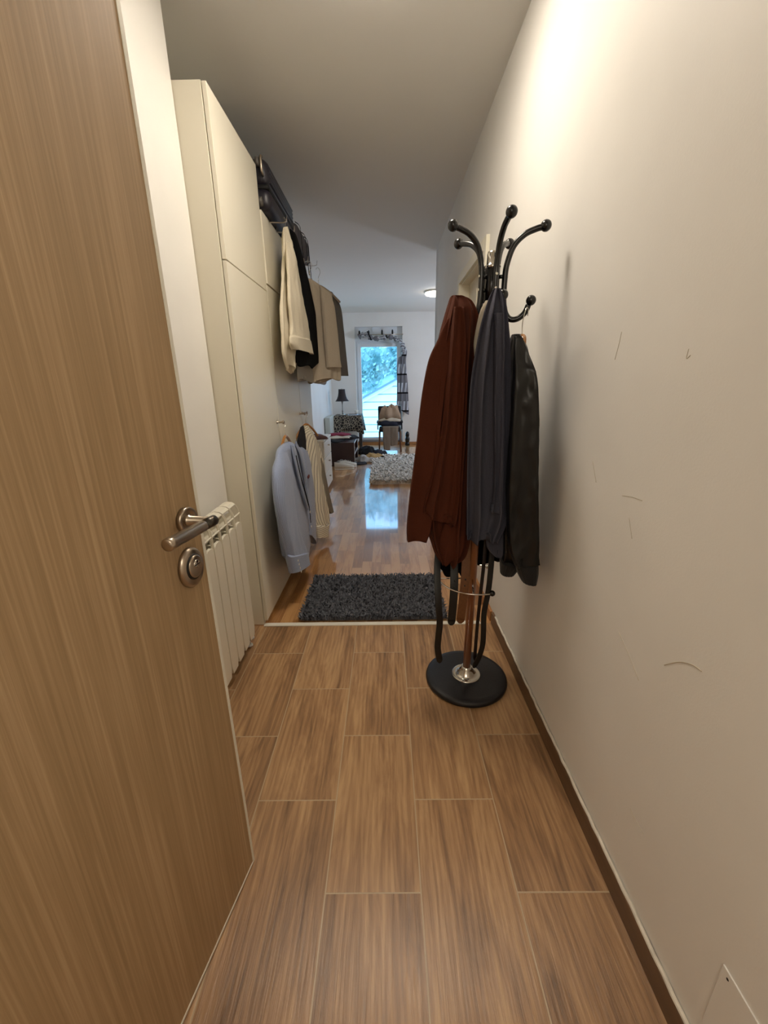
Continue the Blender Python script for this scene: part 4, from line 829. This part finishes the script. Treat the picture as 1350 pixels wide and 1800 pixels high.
# things on the table
t = obj('book', rbox(B(), -.76, -.56, 8.26, 8.42, tz+.006, tz+.026, .003, 2), mat('pale_blue_cover', '#b9c6d6', .5)); tag(t, 'pale blue book lying on the patterned tablecloth', 'book')
t = obj('tablet', rbox(B(), -.74, -.585, 8.275, 8.40, tz+.0265, tz+.034, .003, 2), mat('black_glass', '#0c0e14', .15)); tag(t, 'dark flat tablet lying on the pale blue book', 'tablet')
t = thing('mug', 'white mug standing on the patterned tablecloth by the window', 'mug', (-.60, 8.50, tz+.006))
obj('body', lathe(B(), [(.030, .001), (.034, .004), (.037, .09), (.034, .09), (.031, .008), (.002, .007)], (-.60, 8.50, tz+.006)), M_WHITE, t)
obj('handle', tube(B(), smooth_path([(-.564, 8.50, tz+.08), (-.54, 8.50, tz+.075), (-.536, 8.50, tz+.05), (-.545, 8.50, tz+.03), (-.566, 8.50, tz+.026)], 5), .005, 8), M_WHITE, t)
# far radiator
t = thing('radiator', 'pale column radiator under the left wall behind the patterned table', 'radiator', (-1.09, 8.05, 0))
for i in range(9):
    y = 7.66+i*.085; b = B(); rbox(b, -1.135, -1.035, y, y+.074, .09, .70, .010, 3); obj('section', b, mat('pale_grey_enamel', '#c3c9c2', .4) if i == 0 else bpy.data.materials['pale_grey_enamel'], t)
b = B()
for y in (7.70, 8.37): tube(b, [(-1.085, y, .001), (-1.085, y, .1)], .01, 10)
obj('pipe', b, M_PVC, t)
# chair with clothes
M_UPH = mat('black_upholstery', '#15161a', .7, nz=.2, nscale=150); M_CHW = mat('mid_brown_beech', '#6b452c', .4)
t = thing('armchair', 'dark upholstered chair with slim brown legs in front of the balcony door', 'chair', (.07, 8.15, 0))
cx0, cx1, cy0, cy1 = -.15, .29, 7.95, 8.36
obj('seat', rbox(B(), cx0+.01, cx1-.01, cy0, cy1, .39, .47, .025), M_UPH, t)
obj('backrest', rbox(B(), cx0-.01, cx1+.01, cy1-.03, cy1+.035, .50, .86, .028), M_UPH, t)
for x, y, dx in ((cx0+.02, cy0+.02, -.012), (cx1-.02, cy0+.02, .012), (cx0+.02, cy1, -.012), (cx1-.02, cy1, .012)):
    obj('leg', tube(B(), [(x+dx, y, .001), (x, y, .40)], [.011, .018], 12), M_CHW, t)
for x in (cx0-.012, cx1+.012):
    obj('armrest', rbox(B(), x-.022, x+.022, cy0+.06, cy1, .555, .585, .010), M_UPH, t)
    obj('arm_post', tube(B(), [(x, cy0+.10, .43), (x, cy0+.085, .56)], .012, 10), M_UPH, t)
M_KHAKI = mat('khaki_twill', '#7d6f60', .9, nz=.25, nscale=200, var=.06)
def trouser():
    bm = B()
    for s, x in ((0, .005), (1, .145)):
        rows = [(x-.06, .49, x+.075, .49), (x-.075, .475, x+.085, .475), (x-.075, .35, x+.085, .35), (x-.07, .2, x+.075, .2), (x-.06, .06 if s == 0 else .13, x+.065, .05 if s == 0 else .15)]
        ROWS['tmp'] = ((0, 7.915), 0, rows); q = cloth('tmp', .028, folds=[(3, .006, s, .4)], seed=41+s, wr=.006, n=30, m=48)
        me = bpy.data.meshes.new('tmp'); q.to_mesh(me); q.free(); bm.from_mesh(me); bpy.data.meshes.remove(me)
    rbox(bm, -.07, .235, 7.90, 8.25, .472, .500, .012)
    return bm
t = obj('trousers', trouser(), M_KHAKI); tag(t, 'khaki trousers folded over the chair seat with both legs hanging down in front', 'trousers')
t = obj('jeans', heap(B(), (.07, 8.12, .502), .22, .15, .09, 13, lump=.3), mat('dark_navy_denim', '#141828', .9, nz=.3, nscale=120)); tag(t, 'dark navy jeans bundled on the chair seat above the khaki trousers', 'jeans')
t = obj('blouse', heap(B(), (.08, 8.23, .62), .20, .10, .25, 17, lump=.42, freq=11), mat('sand_beige_cotton', '#a38a72', .9, nz=.3, nscale=120, var=.08)); tag(t, 'sand-beige garment bundled high against the chair backrest', 'garment')
t = obj('sheet', heap(B(), (.09, 8.19, .575), .215, .12, .07, 23, lump=.25), mat('pale_cotton', '#c4b7a2', .9)); tag(t, 'pale cream garment squeezed between the sand-beige bundle and the dark jeans', 'garment')
# shaggy white rug
M_WRUG = mat('pale_shag', '#dcd8d2', .95, var=.3, nscale=14, spec=.1)
b = B(); box(b, -.20, 1.10, 5.27, 7.28, .001, .03); blades(b, -.225, 1.12, 5.25, 7.32, .02, 15000, .05, .024, .8, 9)
tag(obj('shaggy_rug', b, M_WRUG, smooth=False), 'pale grey-white shaggy rug on the parquet of the far room', 'rug')
# clothes on the floor
for c, rx_, ry_, h, sd, col, lab, rot in (
    ((-.36, 6.98, .001), .20, .16, .10, 31, '#b7b3b0', 'pale grey garment in the heap on the floor beside the white rug', .3),
    ((-.24, 7.05, .03), .17, .11, .10, 33, '#a98a5a', 'mustard beige garment on top of the floor heap', .2),
    ((-.45, 6.72, .001), .13, .08, .04, 35, '#24252c', 'black and white garment at the near edge of the floor heap', .5),
    ((-.38, 7.75, .001), .16, .14, .14, 37, '#101116', 'black garment heap on the floor below the small table', 0),
    ((-.14, 7.72, .001), .14, .10, .09, 39, '#22242e', 'dark navy garment on the floor between table and chair', .1),
    ((-.24, 7.50, .001), .10, .07, .06, 41, '#8f8f98', 'grey garment lying between the two dark floor heaps', .4)):
    t = obj('garment', heap(B(), c, rx_, ry_, h, sd, lump=.5, freq=9, rot=rot), mat('floor_cloth_%d' % sd, col, .9, nz=.3, nscale=120)); tag(t, lab, 'garment', 'clothes lying on the floor')
t = obj('socks', heap(B(), (-.075, 7.02, .05), .04, .03, .04, 44), M_BLKCLOTH); tag(t, 'small black sock balled up at the corner of the white rug', 'sock')
# curtain: checked sheer scarf over the rail with dark clips
def m_check():
    tt = NT('checked_voile'); uv = tt.n('UVMap'); sp = tt.n('SeparateXYZ', {0: uv.outputs[0]})
    fy = tt.math('FRACT', tt.math('DIVIDE', sp.outputs[1], .37)); fx = tt.math('FRACT', tt.math('DIVIDE', sp.outputs[0], .09))
    dark = tt.math('LESS_THAN', fy, .09); lt = tt.math('MULTIPLY', tt.math('GREATER_THAN', fx, .55), tt.math('GREATER_THAN', fy, .5))
    c1 = tt.n('Mix', {0: lt, 6: lin('#8b8a90'), 7: lin('#dfe2e8')}, data_type='RGBA'); c2 = tt.n('Mix', {0: dark, 6: c1.outputs[2], 7: lin('#121318')}, data_type='RGBA')
    tt.set('Base Color', c2.outputs[2]); tt.set('Roughness', .9)
    tr = tt.n('BsdfTranslucent', {0: c2.outputs[2]}); mx = tt.n('MixShader', {0: .35, 1: tt.b.outputs[0], 2: tr.outputs[0]}); tt.t.links.new(mx.outputs[0], tt.t.nodes['Material Output'].inputs[0]); return tt.m
M_CHECK = m_check()
t = thing('curtain', 'checked grey voile curtain with dark bands draped beside the balcony door', 'curtain', (.37, 8.93, .6))
ROWS['cur'] = ((.0, 8.93), 0, [(.345, 2.02, .40, 2.02), (.34, 1.88, .44, 1.90), (.325, 1.70, .42, 1.70), (.31, 1.3, .455, 1.3), (.30, .95, .475, .95), (.31, .74, .485, .64)])
obj('drop', cloth('cur', .03, folds=[(6, .012, 0, .2)], seed=51, wr=.004, n=60), M_CHECK, t)
ROWS['cur2'] = ((.0, 8.94), 0, [(.27, 1.80, .33, 1.82), (.235, 1.6, .32, 1.6), (.235, 1.2, .32, 1.2), (.225, .86, .315, .84)])
obj('inner_drop', cloth('cur2', .016, folds=[(5, .006, 0, .2)], seed=52, wr=.003, n=50), M_CHECK, t)
b = B(); uvl = b.loops.layers.uv.new('UVMap')
pth = smooth_path([(-.53, 8.94, 2.20), (-.46, 8.92, 2.23), (-.36, 8.92, 2.24), (-.28, 8.91, 2.17), (-.12, 8.91, 2.16), (.05, 8.91, 2.19), (.18, 8.91, 2.16), (.28, 8.91, 2.12), (.345, 8.92, 2.04), (.37, 8.92, 1.9)], 8)
tube(b, pth, [.040+.016*math.sin(i*.9)+.010*math.sin(i*2.1) for i in range(len(pth))], 14)
L = 0
for f in b.faces:
    for l in f.loops: l[uvl].uv = (l.vert.co.z*2+l.vert.co.y, l.vert.co.x*1.1+l.vert.co.z*.5)
obj('swag', b, M_CHECK, t)
rail = thing('curtain_rail', 'thin curtain rail with dark clips across the shutter box of the balcony door', 'curtain rail', (-.1, 8.95, 2.2))
obj('rod', tube(B(), [(-.56, 8.955, 2.235), (.37, 8.955, 2.235)], .008, 10), M_NICKEL, rail)
b = B(); tube(b, [(-.54, 8.955, 2.235), (-.54, 9.14, 2.235)], .006, 8); tube(b, [(.35, 8.955, 2.235), (.35, 9.14, 2.235)], .006, 8); obj('rail_bracket', b, M_NICKEL, rail)
for x, z in ((-.52, 2.27), (-.33, 2.27), (-.06, 2.28), (.15, 2.28)):
    b = B(); rbox(b, x-.018, x+.018, 8.93, 8.965, z-.045, z+.03, .008, 2); ball(b, (x, 8.948, z+.035), .014, seg=10); obj('clip', b, M_BLACK, rail)
# dark ornament by the wall
b = lathe(B(), [(.045, .001), (.052, .02), (.046, .06), (.036, .075), (.046, .10), (.05, .14), (.042, .175), (.034, .185), (.042, .21), (.043, .25), (.03, .285), (.008, .30)], (.452, 8.85, 0)); tag(obj('ornament', b, M_BLACK), 'small black lumpy ornament standing on the floor at the far wall', 'ornament')
